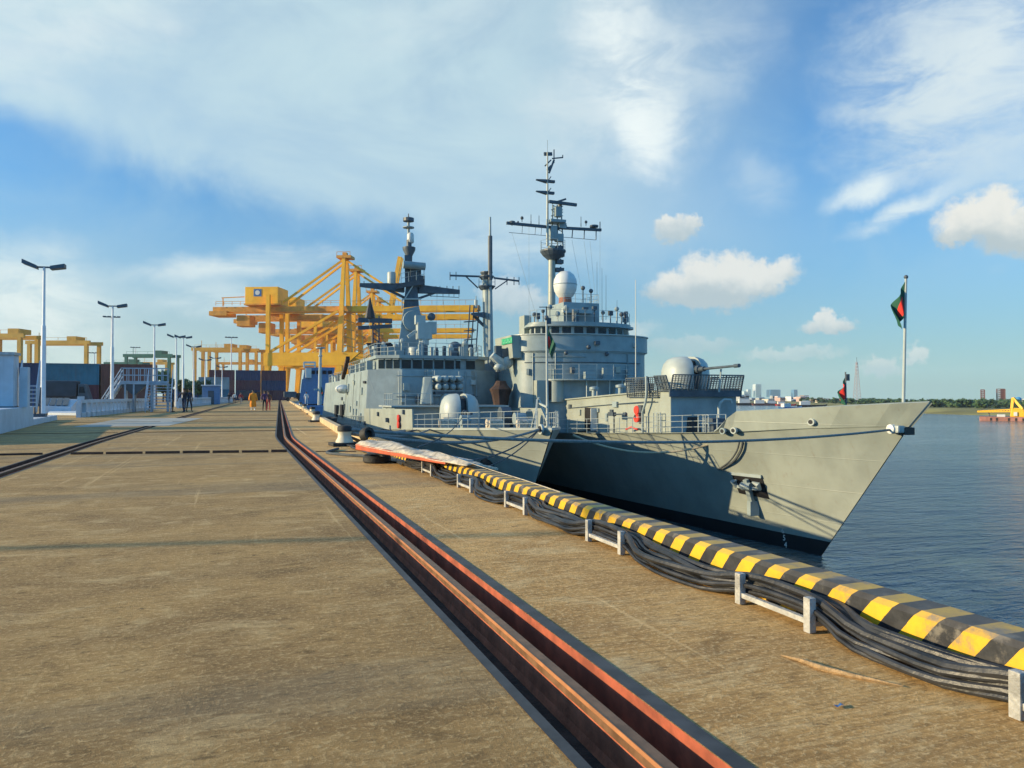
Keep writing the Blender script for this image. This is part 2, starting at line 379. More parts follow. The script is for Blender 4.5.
def concrete(name, tone, dark, pale, apron=False):
    m = bpy.data.materials.new(name); m.use_nodes = True; T = NT(m.node_tree); k = T.m
    b = T.n['Principled BSDF']; o = T.new('ShaderNodeTexCoord').outputs['Object']
    X, Y, Z = T.xyz(o)
    big = T.noise(T.scale(o, (0.55, 0.8, 1), (0, 0, R(7))), 1.0, 7, 0.65, 0.9)
    mid = T.noise(T.scale(o, (1.5, 2.6, 1), (0, 0, R(-4))), 1.0, 9, 0.72, 0.7)
    fine = T.noise(o, 38, 5, 0.7)
    brush = T.noise(T.scale(o, (3.5, 44, 1), (0, 0, R(4 if apron else 1.5))), 1.0, 5, 0.65, 0.9)
    grit = T.noise(o, 140, 3, 0.75)
    rough_ = T.noise(T.scale(o, (8, 19, 1), (0, 0, R(3))), 1.0, 9, 0.78, 0.4)
    pit = T.new('ShaderNodeTexVoronoi'); T.l.new(T.scale(o, (9, 9, 1)), pit.inputs['Vector']); pit.inputs['Randomness'].default_value = 1.0; pits = T.ss(pit.outputs['Distance'], 0.11, 0.05)
    c = T.mix(T.ss(big, 0.32, 0.68), dark, tone)
    c = T.mix(k('MULTIPLY', T.ss(mid, 0.50, 0.68), 0.85), c, pale)
    c = T.mix(k('MULTIPLY', T.ss(mid, 0.46, 0.32), 0.65), c, tuple(q * 0.55 for q in dark))
    c = T.mix(k('MULTIPLY', T.ss(brush, 0.42, 0.60), 0.42 if apron else 0.20), c, tuple(q * 0.42 for q in dark))
    c = T.mix(k('MULTIPLY', T.ss(fine, 0.50, 0.64), 0.5), c, tuple(q * 1.25 for q in pale))
    c = T.mix(k('MULTIPLY', T.ss(rough_, 0.47, 0.34), 0.75), c, tuple(q * 0.45 for q in dark))
    c = T.mix(k('MULTIPLY', T.ss(rough_, 0.53, 0.66), 0.55), c, tuple(q * 1.15 for q in pale))
    c = T.mix(k('MULTIPLY', pits, k('MULTIPLY', T.ss(mid, 0.5, 0.62), 0.8)), c, (0.04, 0.03, 0.022))
    c = T.mix(k('MULTIPLY', T.ss(grit, 0.56, 0.68), 0.5), c, tuple(q * 0.4 for q in dark))
    # grey-green bands across the quay, shadow bands painted into the colour, and oil spots
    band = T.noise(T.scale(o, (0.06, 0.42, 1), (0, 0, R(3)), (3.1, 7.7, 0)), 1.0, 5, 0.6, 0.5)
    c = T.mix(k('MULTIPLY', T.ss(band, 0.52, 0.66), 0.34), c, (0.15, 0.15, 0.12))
    spot = T.new('ShaderNodeTexVoronoi'); T.l.new(T.vm('ADD', o, T.vm('MULTIPLY', T.comb(mid, big, 0.0), (0.5, 0.5, 0))), spot.inputs['Vector']); spot.inputs['Scale'].default_value = 2.3
    c = T.mix(k('MULTIPLY', T.ss(spot.outputs['Distance'], 0.085, 0.03), k('MULTIPLY', T.ss(big, 0.45, 0.6), 0.75)), c, (0.035, 0.03, 0.025))
    # faint tyre marks and scratches running along the quay
    scr = T.noise(T.scale(o, (5.5, 0.12, 1), (0, 0, R(-9))), 1.0, 5, 0.7, 0.4)
    c = T.mix(k('MULTIPLY', T.ss(scr, 0.60, 0.70), 0.42), c, tuple(q * 1.25 for q in pale))
    scr2 = T.noise(T.scale(o, (7.5, 0.2, 1), (0, 0, R(14))), 1.0, 4, 0.7, 0.9)
    c = T.mix(k('MULTIPLY', T.ss(scr2, 0.64, 0.72), 0.35), c, tuple(q * 0.45 for q in dark))
    T.l.new(c, b.inputs['Base Color']); b.inputs['Roughness'].default_value = 0.88; b.inputs['Specular IOR Level'].default_value = 0.25
    bp = T.new('ShaderNodeBump'); bp.inputs['Strength'].default_value = 0.9; bp.inputs['Distance'].default_value = 0.016
    h = k('ADD', k('ADD', k('MULTIPLY', brush, 0.7 if apron else 0.4), k('MULTIPLY', fine, 0.8)), k('ADD', k('MULTIPLY', grit, 0.6), k('ADD', k('MULTIPLY', rough_, 1.2), k('MULTIPLY', mid, 0.7))))
    T.l.new(h, bp.inputs['Height']); T.l.new(bp.outputs[0], b.inputs['Normal'])
    return m
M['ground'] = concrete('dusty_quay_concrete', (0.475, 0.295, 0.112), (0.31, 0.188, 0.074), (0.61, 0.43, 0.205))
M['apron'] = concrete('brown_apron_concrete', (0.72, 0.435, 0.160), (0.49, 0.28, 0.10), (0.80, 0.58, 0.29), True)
M['slab'] = pmat('pale_grey_slab_concrete', (0.36, 0.35, 0.30), 0.85, var=0.15, scale=0.8, bump=0.3, dirt_or_shade=0.25)

TL, TR = 1.17, 1.63                           # walls of the right rail slot
LL, LR = -3.93, -3.49                         # walls of the left rail slot
def strip(name, fa, fb, mat, z=0.0, y0=-60, y1=1200, kind='structure', n=1):
    mb = MB(); ys = [y for y in YS if y0 < y < y1]; ys = [y0] + ys + [y1]
    mb.sheet([[(fa(y) + (fb(y) - fa(y)) * i / n, y, z) for i in range(n + 1)] for y in ys])
    o = mb.build(name, mat); return tag(o, kind=kind) if kind else o
lx = lambda off: (lambda y: off + bend(y, 0.03))
rx = lambda off: (lambda y: off + bend(y))
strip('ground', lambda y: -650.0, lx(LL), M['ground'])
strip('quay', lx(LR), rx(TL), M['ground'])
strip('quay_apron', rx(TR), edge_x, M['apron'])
# quay wall down to the water
mb = MB(); mb.sheet([[(edge_x(y), y, 0.0), (edge_x(y), y, -9.0)] for y in YS]); tag(mb.build('quay_wall', M['conc']), kind='structure')

def rail_slot(off0, off1, k, paint, angle_mat, rim0, rim1):
    """slot cut in the concrete: two walls, a floor; steel rims along its edges"""
    f0 = lambda y: off0 + bend(y, k); f1 = lambda y: off1 + bend(y, k)
    a = MB(); a.sheet([[(f0(y), y, 0), (f0(y), y, -0.185)] for y in YS]); tag(a.build('slot_wall', M['slotdirt']), kind='structure')
    a = MB(); a.sheet([[(f1(y), y, 0.0), (f1(y), y, -0.185)] for y in YS]); tag(a.build('slot_wall', paint), kind='structure')
    a = MB(); a.sheet([[(f0(y), y, -0.18), (f1(y), y, -0.18)] for y in YS]); tag(a.build('slot_floor', M['slotdirt']), kind='structure')
    strip('slot_rim', lambda y: f0(y) - rim0, f0, angle_mat, 0.004)
    strip('slot_rim', f1, lambda y: f1(y) + rim1, angle_mat, 0.004)
M['slotdirt'] = pmat('rusty_slot_dirt', (0.045, 0.025, 0.018), 0.95, var=0.5, scale=9, bump=0.8)
M['rim'] = pmat('grey_steel_rim', (0.058, 0.06, 0.062), 0.6, metal=0.2, var=0.3, scale=6, dirt_or_shade=0.5)
M['vermilion'] = pmat('vermilion_slot_paint', (0.34, 0.08, 0.038), 0.75, var=0.35, scale=5, dirt_or_shade=0.7)
M['rust'] = pmat('rusty_rail_steel', (0.46, 0.13, 0.065), 0.65, metal=0.15, var=0.3, scale=7, bump=0.3, dirt_or_shade=0.3)
M['railtop'] = pmat('worn_rail_head', (0.22, 0.12, 0.065), 0.5, metal=0.35, var=0.3, scale=9, dirt_or_shade=0.3)
M['railedge'] = pmat('polished_rail_edge', (0.40, 0.16, 0.055), 0.5, metal=0.3, var=0.2, scale=6)
rail_slot(TL, TR, 0.052, M['vermilion'], M['rim'], 0.05, 0.075)
rail_slot(LL, LR, 0.03, M['slotdirt'], M['rim'], 0.035, 0.03)
def rail(name, c, k, y0, y1, label):
    root = empty(name, (0, 0, 0), 0, label, 'rail', 'crane rails sunk in the quay')
    ys = [y0] + [y for y in YS if y0 < y < y1] + [y1]
    def sweep(part, prof, mat):
        mb = MB(); mb.rings([[(c + bend(y, k) + x, y, z) for x, z in prof] for y in ys]); return mb.build(part, mat, root)
    sweep('rail_web', [(-0.042, -0.179), (0.05, -0.179), (0.02, -0.15), (0.02, -0.045), (-0.027, -0.045), (-0.030, -0.14)], M['rust'])
    sweep('rail_head', [(-0.031, -0.045), (0.031, -0.045), (0.031, -0.002), (-0.026, 0.0), (-0.031, -0.008)], M['railtop'])
    sweep('worn_edge', [(-0.034, -0.011), (-0.028, 0.002), (-0.0235, 0.0022), (-0.032, -0.014)], M['railedge'])
    return root
rail('crane_rail', 1.427, 0.052, -20, 400, 'long rusty crane rail in the vermilion edged slot nearest the ships')
rail('crane_rail', -3.71, 0.03, -20, 35.0, 'rusty crane rail in the dark slot at left, ending at the pale slab')
rail('crane_rail', -3.71, 0.03, 46.5, 400, 'far stretch of rusty rail beyond the pale slab on the left')
mb = MB(); mb.add([(-6.3, 34.8, .008), (-2.7, 35.1, .008), (-1.75, 46.3, .008), (-3.6, 46.8, .008), (-6.0, 46.6, .008)], [(0, 1, 2, 3, 4)])
tag(mb.build('pale_slab', M['slab']), kind='structure')
# transverse expansion joint: low raised dark bars
mb = MB()
def joint(x0, y0, x1, y1, w):
    h = 1.6 * w
    mb.hexa([(x0, y0 - w, .0045), (x1, y1 - w, .0045), (x1, y1 + w, .0045), (x0, y0 + w, .0045), (x0, y0 - w * .8, h), (x1, y1 - w * .8, h), (x1, y1 + w, h), (x0, y0 + w, h)])
xs = -3.4
while xs < 1.05:
    L = random.uniform(0.55, 0.85); e = min(xs + L, 1.1)
    joint(xs, 18.75 - 0.20 * (xs + 3.4) , e, 18.75 - 0.20 * (e + 3.4), 0.032 + 0.008 * random.random()); xs = e + 0.06
joint(1.72, 17.65, 2.6, 17.35, 0.014)
joint(-12, 19.3, -3.98, 18.95, 0.028)
for y in (29.0, 40.5, 52, 64, 78):
    joint(-9, y + 0.4, LL - 0.05 + bend(y, .03), y, 0.012); joint(LR + 0.05 + bend(y, .03), y, TL - .06 + bend(y), y - .3, 0.014); joint(TR + .08 + bend(y), y - .3, edge_x(y) - .3, y - .4, .012)
tag(mb.build('expansion_joint', M['slotdirt']), kind='structure')

def water_mat():
    m = bpy.data.materials.new('river_water'); m.use_nodes = True; T = NT(m.node_tree); k = T.m
    b = T.n['Principled BSDF']; o = T.new('ShaderNodeTexCoord').outputs['Object']
    b.inputs['Base Color'].default_value = (0.060, 0.098, 0.110, 1); b.inputs['Roughness'].default_value = 0.13
    b.inputs['IOR'].default_value = 1.33
    w1 = T.noise(T.scale(o, (0.10, 0.28, 1), (0, 0, R(28))), 1.0, 5, 0.6, 0.6)
    w2 = T.noise(T.scale(o, (0.5, 1.3, 1), (0, 0, R(18))), 1.0, 5, 0.62, 0.4)
    w3 = T.noise(T.scale(o, (2.2, 4.5, 1), (0, 0, R(36))), 1.0, 3, 0.6)
    patch = T.ss(T.noise(T.scale(o, (0.012, 0.03, 1), (0, 0, R(20))), 1.0, 4, 0.6, 0.8), 0.35, 0.65)
    h = k('ADD', k('MULTIPLY', w1, 0.85), k('ADD', k('MULTIPLY', w2, k('ADD', 0.22, k('MULTIPLY', patch, 0.25))), k('MULTIPLY', w3, k('ADD', 0.03, k('MULTIPLY', patch, 0.06)))))
    bp = T.new('ShaderNodeBump'); bp.inputs['Strength'].default_value = 0.9; bp.inputs['Distance'].default_value = 0.8
    T.l.new(h, bp.inputs['Height']); T.l.new(bp.outputs[0], b.inputs['Normal'])
    return m
M['water'] = water_mat()
mb = MB(); mb.sheet([[(-50, -900, WZ), (900, -900, WZ)], [(-50, 760, WZ), (900, 760, WZ)]]); tag(mb.build('water', M['water']), kind='structure')

# ---------------------------------------------------------------- kerb
def stripes():
    m = bpy.data.materials.new('black_and_yellow_kerb_paint'); m.use_nodes = True; T = NT(m.node_tree); k = T.m
    b = T.n['Principled BSDF']; o = T.new('ShaderNodeTexCoord').outputs['Object']; g = T.new('ShaderNodeNewGeometry')
    X, Y, Z = T.xyz(o); nx, ny, nz = T.xyz(g.outputs['Normal'])
    n = T.noise(o, 12, 5, 0.65); n2 = T.noise(o, 4, 6, 0.7)
    s = k('ADD', Y, k('MULTIPLY', k('SUBTRACT', Z, 0.24), 0.80)); s = k('ADD', s, k('MULTIPLY', k('SUBTRACT', n, 0.5), 0.012))
    s = k('FRACT', k('DIVIDE', k('SUBTRACT', s, 2.36), 0.267))
    y_ = T.m('LESS_THAN', s, 0.5)
    yel = T.mix(T.ss(n2, 0.35, 0.7), (0.74, 0.43, 0.014), (0.58, 0.31, 0.02)); blk = T.mix(T.ss(n, 0.35, 0.7), (0.012, 0.013, 0.017), (0.035, 0.036, 0.04))
    c = T.mix(y_, blk, yel)
    top = T.ss(nz, 0.6, 0.9)
    c = T.mix(k('MULTIPLY', top, k('MULTIPLY', k('ADD', 0.38, k('MULTIPLY', T.ss(n2, 0.4, 0.7), 0.3)), k('ADD', 0.6, k('MULTIPLY', y_, 0.4)))), c, (0.27, 0.22, 0.15))
    c = T.mix(k('MULTIPLY', T.ss(n2, 0.54, 0.66), 0.75), c, (0.20, 0.175, 0.14))
    T.l.new(c, b.inputs['Base Color']); b.inputs['Roughness'].default_value = 0.6
    bp = T.new('ShaderNodeBump'); bp.inputs['Strength'].default_value = 0.4; bp.inputs['Distance'].default_value = 0.01
    T.l.new(n, bp.inputs['Height']); T.l.new(bp.outputs[0], b.inputs['Normal'])
    return m
M['stripes'] = stripes()
KX = 3.15
def kerb(y0, y1, mat, label):
    ys = [y0 + (y1 - y0) * i / 40 for i in range(41)]
    mb = MB(); mb.rings([[(KX + bend(y) + x, y, z) for x, z in ((0.0, 0.006), (0.235, 0.006), (0.235, 0.225), (0.22, 0.24), (0.03, 0.24), (0.0, 0.215))] for y in ys])
    return tag(mb.build('kerb', mat), label, 'kerb')
kerb(-4, 19.0, M['stripes'], 'black and yellow striped concrete kerb along the quay edge behind the cables')
M['kerbpale'] = pmat('sunbleached_kerb_concrete', (0.50, 0.38, 0.22), 0.85, var=0.2, scale=1.5, bump=0.3, dirt_or_shade=0.35)
kerb(19.6, 150, M['kerbpale'], 'plain beige kerb running on past the first bollard beside the nearer ship')

# ---------------------------------------------------------------- cable stands and cables
STC = [1.81, 3.58, 5.71, 7.86, 9.84, 11.99]
stand_lab = ['cable stand of pale wooden posts, nearest, cut by the right edge of the photo', 'second nearest cable stand, pale posts carrying the thick black cables in front of the bow',
             'third cable stand from the viewer, short pale posts beside the striped kerb', 'fourth cable stand along the kerb, small and pale',
             'fifth cable stand along the kerb, below the bow of the nearer ship', 'farthest cable stand, just before the canvas wrapped gangway']
M['wood'] = pmat('pale_grey_wood_paint', (0.40, 0.39, 0.36), 0.8, var=0.25, scale=14, bump=0.6, dirt_or_shade=0.6)
for i, (y, lab) in enumerate(zip(STC, stand_lab)):
    h = 0.30 if i else 0.31
    root = empty('cable_stand', (2.955, y, 0), 0, lab, 'cable stand', 'cable stands along the kerb')
    for s in (-1, 1):
        MB().box((0, s * h, 0.098), (0.045, 0.05, 0.19)).build('post', M['wood'], root, bevel=0.004)
        MB().bb(0.022, 0.17, s * h - 0.018, s * h + 0.018, 0.035, 0.062).build('cross_bar', M['steel'], root, bevel=0.002)
    MB().bb(-0.012, 0.022, -h + 0.026, h - 0.026, 0.045, 0.075).build('rail_bar', M['wood'], root, bevel=0.003)
M['cable'] = pmat('dusty_black_cable', (0.022, 0.022, 0.024), 0.42, var=0.6, scale=5, bump=0.3, bscale=20, dirt_or_shade=0.2)
def sag(y):
    """height of the bundle above the ground: carried at the stands, lying low between them"""
    b = 0.0
    for c in STC: b = max(b, math.exp(-((y - c) / 0.50) ** 4))
    return b
for kx in range(13):
    rr = random.uniform(0.012, 0.027); a = kx % 6; lay = kx // 6
    ph = random.uniform(0, 6.3); ph2 = random.uniform(0, 6.3); am = random.uniform(0.4, 1.0)
    pts = []; y = 0.4; yend = 19.5 - random.uniform(0, 4)
    while y < yend:
        s = sag(y)
        x = 2.990 + (0.030 * a + 0.012 * lay) * (0.75 + 0.25 * s) - (1 - s) * (0.085 * am) + 0.024 * math.sin(y * 1.9 + ph) + 0.03 * (1 - s) * math.sin(y * 4.3 + ph2)
        z = rr + 0.008 + 0.062 * s + 0.034 * lay + 0.012 * a * (1 - s) + 0.05 * s * (1 - am) + 0.008 * math.sin(y * 3.1 + ph2)
        if y > 13.5: z = rr + 0.01; x -= (y - 13.5) * 0.06 * am
        pts.append((x, y, max(z, rr + 0.006))); y += 0.12
    lab = ['thick black power cable nearest the viewer at the outside of the bundle', 'black cable lying second from the outside of the bundle'][0] if kx == 0 else 'dusty black power cable in the bundle draped along the striped kerb'
    tag(MB().tube(pts, rr, 8).build('cable', M['cable'], smooth=True), 'dusty black power cable in the bundle draped over the stands along the striped kerb', 'cable', 'black cables bundled along the kerb')

# dry strip and scrap on the apron
p = [at(781, 655, z=.008), at(800, 660, z=.012), at(822, 668, z=.014), at(850, 675, z=.012), at(880, 681, z=.01), at(903, 686, z=.008)]
mb = MB(); mb.tube(p, [0.003, 0.010, 0.014, 0.012, 0.006, 0.002], 6)
tag(mb.build('palm_leaf_strip', pmat('dry_leaf', (0.42, 0.27, 0.13), 0.9, var=0.35, scale=30, bump=0.6), smooth=True), 'dry tan strip of leaf lying on the brown apron', 'leaf strip')
q = at(839, 706, z=.006); mb = MB(); mb.sheet([[(q.x - .02, q.y - .012, .008), (q.x, q.y - .014, .016), (q.x + .022, q.y - .008, .008)], [(q.x - .018, q.y + .012, .01), (q.x + .004, q.y + .01, .006), (q.x + .02, q.y + .014, .012)]])
tag(mb.build('plastic_scrap', M['blue']), 'tiny blue scrap of plastic lying on the brown apron', 'litter')

# ---------------------------------------------------------------- bollards
M['cream'] = pmat('cream_bollard_paint', (0.62, 0.55, 0.40), 0.6, var=0.15, scale=5, dirt_or_shade=0.4)
def bollard(x, y, label, sc=1.0):
    root = empty('bollard', (x, y, 0), 0.1, label, 'bollard', 'mooring bollards along the quay'); root.scale = (sc, sc, sc)
    MB().bb(-.36, .36, -.30, .30, 0.004, 0.09).build('base_plate', M['black'], root, bevel=0.015)
    MB().lathe((0, 0, .09), [(.23, 0), (.22, .05), (.175, .12), (.165, .22), (.19, .28)], 24).build('drum', M['cream'], root, smooth=True)
    MB().lathe((0, 0, .37), [(.15, 0), (.185, .02), (.185, .10), (.16, .145), (.08, .165), (.001, .168)], 20).build('cap', M['black'], root, smooth=True)
    return root
bollard(2.64, 19.6, 'nearest bollard, cream drum with black cap beside the canvas covered gangway')
bollard(3.72, 37.8, 'second bollard, cream with black cap, beside a black tyre at the bare kerb')
bollard(4.95, 53.0, 'third bollard from the viewer along the beige kerb')
bollard(5.75, 69.0, 'fourth bollard, small and far off along the beige kerb')
bollard(6.9, 88.0, 'farthest bollard, just before the man in white')
def tyre(loc, tilt, r, label, w=1.0):
    root = MB().lathe((0, 0, 0), [(r * .55, -.09 * w), (r * .9, -.11 * w), (r, -.06 * w), (r, .06 * w), (r * .9, .11 * w), (r * .55, .09 * w), (r * .5, 0)], 22).build('tyre', M['black'], smooth=True)
    root.location = loc; root.rotation_euler = tilt; return tag(root, label, 'tyre')
p = at(377, 456.5, z=.12); tyre((p.x, p.y, .08), (0.06, 0, 0), .27, 'black tyre lying flat under the canvas covered gangway', .65)
tyre((4.25, 36.9, .13), (0.08, 0.0, 0), .36, 'black tyre lying flat beside the second bollard')
p = at(367, 437, y=19.2); tyre((p.x, 19.2, .30), (1.35, 0.2, 0.5), .19, 'black tyre standing behind the nearest bollard')

# ---------------------------------------------------------------- canvas covered gangway lying on the kerb
g = empty('gangway', (0, 0, 0), 0, 'long plank gangway under a wrinkled white canvas with an orange side board', 'gangway')
# near end at photo (500,470), far end at (357,446)
A = at(357, 447, z=.30); B = at(447, 461.5, z=.30); Cc = at(545, 486, z=.32)
mb = MB(); d = (B - A)
mb.hexa([(A.x - .03, A.y, .25), (A.x + .03, A.y, .25), (B.x + .03, B.y, .255), (B.x - .03, B.y, .255), (A.x - .03, A.y, .36), (A.x + .03, A.y, .36), (B.x + .03, B.y, .30), (B.x - .03, B.y, .30)])
mb.build('side_board', M['orange'], g, bevel=.01)
mb = MB(); mb.hexa([(A.x + .04, A.y, .27), (A.x + .75, A.y + .1, .27), (B.x + .42, B.y, .27), (B.x + .04, B.y, .27), (A.x + .04, A.y, .33), (A.x + .75, A.y + .1, .33), (B.x + .42, B.y, .31), (B.x + .04, B.y, .31)])
mb.build('plank', M['wood'], g)
rows = []
N = 44
for i in range(N + 1):
    t = i / N; c0 = A.lerp(B, t * 1.18); wd = 0.66 - 0.38 * t; row = []
    for j in range(11):
        s = j / 10
        hh = (0.365 - 0.07 * t) + 0.065 * (1 - t * .8) * math.sin(math.pi * s) ** 0.8 + 0.022 * math.sin(13 * t + 7 * s) + 0.018 * math.sin(31 * t - 11 * s + 1) + random.uniform(-.008, .008)
        if j == 0: hh = 0.345 - 0.055 * t
        if j == 10: hh = 0.30
        row.append((c0.x - .035 + wd * s, c0.y + .10 * s + .012 * math.sin(40 * t), hh))
    rows.append(row)
cv = MB().sheet(rows).build('canvas', M['canvas'], g, smooth=True, angle=80)
md = cv.modifiers.new('thickness', 'SOLIDIFY'); md.thickness = 0.012
# ---------------------------------------------------------------- ships
import bisect
def lerp_tab(tab, u):
    if u <= tab[0][0]: return tab[0][1]
    for (a, p), (b, q) in zip(tab, tab[1:]):
        if u <= b: return p + (q - p) * (u - a) / (b - a)
    return tab[-1][1]
class Frame:
    """a ship's own axes: origin at its stem, +y aft, +x starboard side away from the quay"""
    def __init__(s, o, k):
        s.o = Vector(o); s.rz = -math.atan(k); s.R = Matrix.Rotation(s.rz, 3, 'Z'); s.Ri = s.R.transposed()
    def L(s, w): return s.Ri @ (Vector(w) - s.o)
    def W(s, l): return s.R @ Vector(l) + s.o
    def on(s, px, py, x=None, y=None, z=None):
        e = s.L(EYE); r = s.Ri @ ray(px, py)
        if z is not None: t = (z - e.z) / r.z
        elif y is not None: t = (y - e.y) / r.y
        else: t = (x - e.x) / r.x
        return e + r * t
class Hull:
    def __init__(s, L, wd, ww, zd, stem, p=0.75): s.L, s.wd, s.ww, s.zd, s.stem, s.p = L, wd, ww, zd, stem, p
    def deckz(s, y): return lerp_tab(s.zd, y)
    def pt(s, u, z, side):
        y = s.stem(z) + u; zt = s.deckz(y)
        t = min(max((zt - z) / (zt + 6.4), 0), 1.25)
        w = lerp_tab(s.wd, u) + (lerp_tab(s.ww, u) - lerp_tab(s.wd, u)) * t ** s.p
        return (side * max(w, 0.03), y, z)
    def half(s, y): return lerp_tab(s.wd, y - s.stem(s.deckz(0)))
    def loft(s, za, zb, n):
        """za/zb: None = the deck line; else a height"""
        us = [0, .4, .9, 1.5, 2.2, 3, 4, 5, 6, 7, 8, 9.5, 11, 13, 15, 17, 20, 23, 26, 30, 35, 40, 46, 52, 60, 70, 80, 90]; us = [u for u in us if u < s.L] + [s.L]
        mb = MB()
        for side in (-1, 1):
            rows = []
            for u in us:
                y0 = s.stem(s.deckz(0)) + u; zt = s.deckz(y0) if za is None else za
                rows.append([s.pt(u, zt + (zb - zt) * i / n, side) for i in range(n + 1)])
            mb.sheet(rows)
        a = [s.pt(s.L, (s.deckz(s.L) if za is None else za) + (zb - (s.deckz(s.L) if za is None else za)) * i / n, -1) for i in range(n + 1)]
        mb.sheet([a, [(-x, y, z) for x, y, z in a]])
        return mb
    def deck(s):
        us = [0.05, .5, 1, 2, 3, 4, 6, 8, 10, 13, 16, 20, 25, 30, 36, 45, 60, 75, s.L]; rows = []
        for u in us:
            y = s.stem(s.deckz(0)) + u; z = s.deckz(y); x, yy, zz = s.pt(u, z, 1)
            rows.append([(-x + .01, y, z - .012), (0, y, z - .012), (x - .01, y, z - .012)])
        return MB().sheet(rows)
def guardrail(parent, mat, pts, h=0.95, step=1.5, wires=3, r=0.018, name='guardrail'):
    mb = MB(); pts = [Vector(p) for p in pts]
    for a, b in zip(pts, pts[1:]):
        n = max(1, round((b - a).length / step))
        for i in range(n + 1):
            p = a.lerp(b, i / n); mb.cyl(p, p + Vector((0, 0, h)), r * 1.25, n=5)
        for k in range(wires):
            z = Vector((0, 0, h * (k + 1) / wires)); mb.cyl(a + z, b + z, r * .8, n=4)
    return mb.build(name, mat, parent)
def gun_turret(parent, c, r, h, zb, barrel, mat_l, name='gun_turret'):
    """rounded gun house split by the dark slot of the gun, pointing to the bow (-y)"""
    x0, y0 = c; prof = [(r * .93, 0), (r * .99, h * .2), (r, h * .4), (r * .97, h * .6), (r * .88, h * .78), (r * .70, h * .91), (r * .42, h * .98), (.01, h)]
    tur = None
    for side in (-1, 1):
        mb = MB(); rings = []
        for rad, z in prof:
            rg = []
            for k in range(15):
                a = math.pi * k / 14
                rg.append((x0 + side * (0.27 + rad * math.sin(a) * 0.84), y0 - rad * math.cos(a) * (1.12 if math.cos(a) < 0 else 1.0), zb + z))
            rings.append(rg)
        mb.rings(rings)
        o = mb.build(name if side < 0 else 'turret_shell', mat_l, parent if tur is None else tur, smooth=True, angle=50)
        if tur is None: tur = o
    rr = r * .74
    MB().lathe((x0, y0, zb), [(rr * .9, 0), (rr, h * .3), (rr * .95, h * .6), (rr * .7, h * .85), (.01, h * .93)], 18).build('gun_slot', M['boot'], tur, smooth=True)  # black core: shade inside the slot put into its colour
    bz = zb + h * barrel[1]
    mb = MB(); mb.tube([(x0, y0 - r * .5, bz), (x0, y0 - r * 1.15, bz), (x0, y0 - r * 1.16, bz), (x0, y0 - r * 1.5, bz + .01)], [.26, .24, .16, .15], 12)
    L = barrel[0]
    mb.tube([(x0, y0 - r * 1.45, bz + .01), (x0, y0 - L + .45, bz + barrel[2] * .9), (x0, y0 - L + .44, bz + barrel[2] * .9), (x0, y0 - L, bz + barrel[2])], [.085, .07, .11, .11], 12)
    mb.build('gun_barrel', M['ship_d'], tur, smooth=True)
    MB().lathe((x0, y0, zb - .22), [(r * 1.08, 0), (r * 1.08, .2), (r * .98, .24)], 24).build('turret_ring', M['ship_b'], tur, smooth=True)
    return tur
def clutter(parent, spots, mat, name='deck_fitting'):
    for c, d in spots: MB().box(c, d).build(name, mat, parent, bevel=.02)
def flag(name, base, rows, cols, w, h, label, blow, disc=(0.45, 0.5, 0.30), group='flags of the moored ships', angle=0.0, yaw=0.0):
    """limp cloth hanging in folds from its hoist; green field with a red disc"""
    m = bpy.data.materials.new('flag_cloth'); m.use_nodes = True; T = NT(m.node_tree); b = T.n['Principled BSDF']
    uv = T.new('ShaderNodeUVMap').outputs[0]; X, Y, Z = T.xyz(uv)
    dx = T.m('MULTIPLY', T.m('SUBTRACT', X, disc[0]), w); dy = T.m('MULTIPLY', T.m('SUBTRACT', Y, disc[1]), h)
    rr = T.m('SQRT', T.m('ADD', T.m('MULTIPLY', dx, dx), T.m('MULTIPLY', dy, dy)))
    c = T.mix(T.m('LESS_THAN', rr, disc[2] * h), (0.010, 0.085, 0.050), (0.75, 0.035, 0.025))
    T.l.new(c, b.inputs['Base Color']); b.inputs['Roughness'].default_value = 0.8
    me = bpy.data.meshes.new(name); vs = []; fs = []; uvs = []
    for i in range(rows + 1):
        t = i / rows
        for j in range(cols + 1):
            s = j / cols
            fold = 0.16 * w * s * math.sin(s * 9 + t * 2.0)
            along = w * s * (0.30 + 0.08 * math.cos(t * 3)) * blow
            drop = h * t + 0.60 * w * s * (1 - 0.25 * t)
            ca, sa = math.cos(yaw), math.sin(yaw)
            vs.append((-(along) * ca - fold * sa, -(along) * sa + fold * ca, -drop)); uvs.append((s, 1 - t))
    n = cols + 1
    for i in range(rows):
        for j in range(cols): fs.append((i * n + j, i * n + j + 1, (i + 1) * n + j + 1, (i + 1) * n + j))
    me.from_pydata(vs, [], fs); ul = me.uv_layers.new(name='UVMap')
    for l in me.loops: ul.data[l.index].uv = uvs[l.vertex_index]
    for p in me.polygons: p.use_smooth = True
    me.materials.append(m)
    o = bpy.data.objects.new(name, me); COL.objects.link(o); o.location = base
    md = o.modifiers.new('thickness', 'SOLIDIFY'); md.thickness = 0.012
    return tag(o, label, 'flag', group)

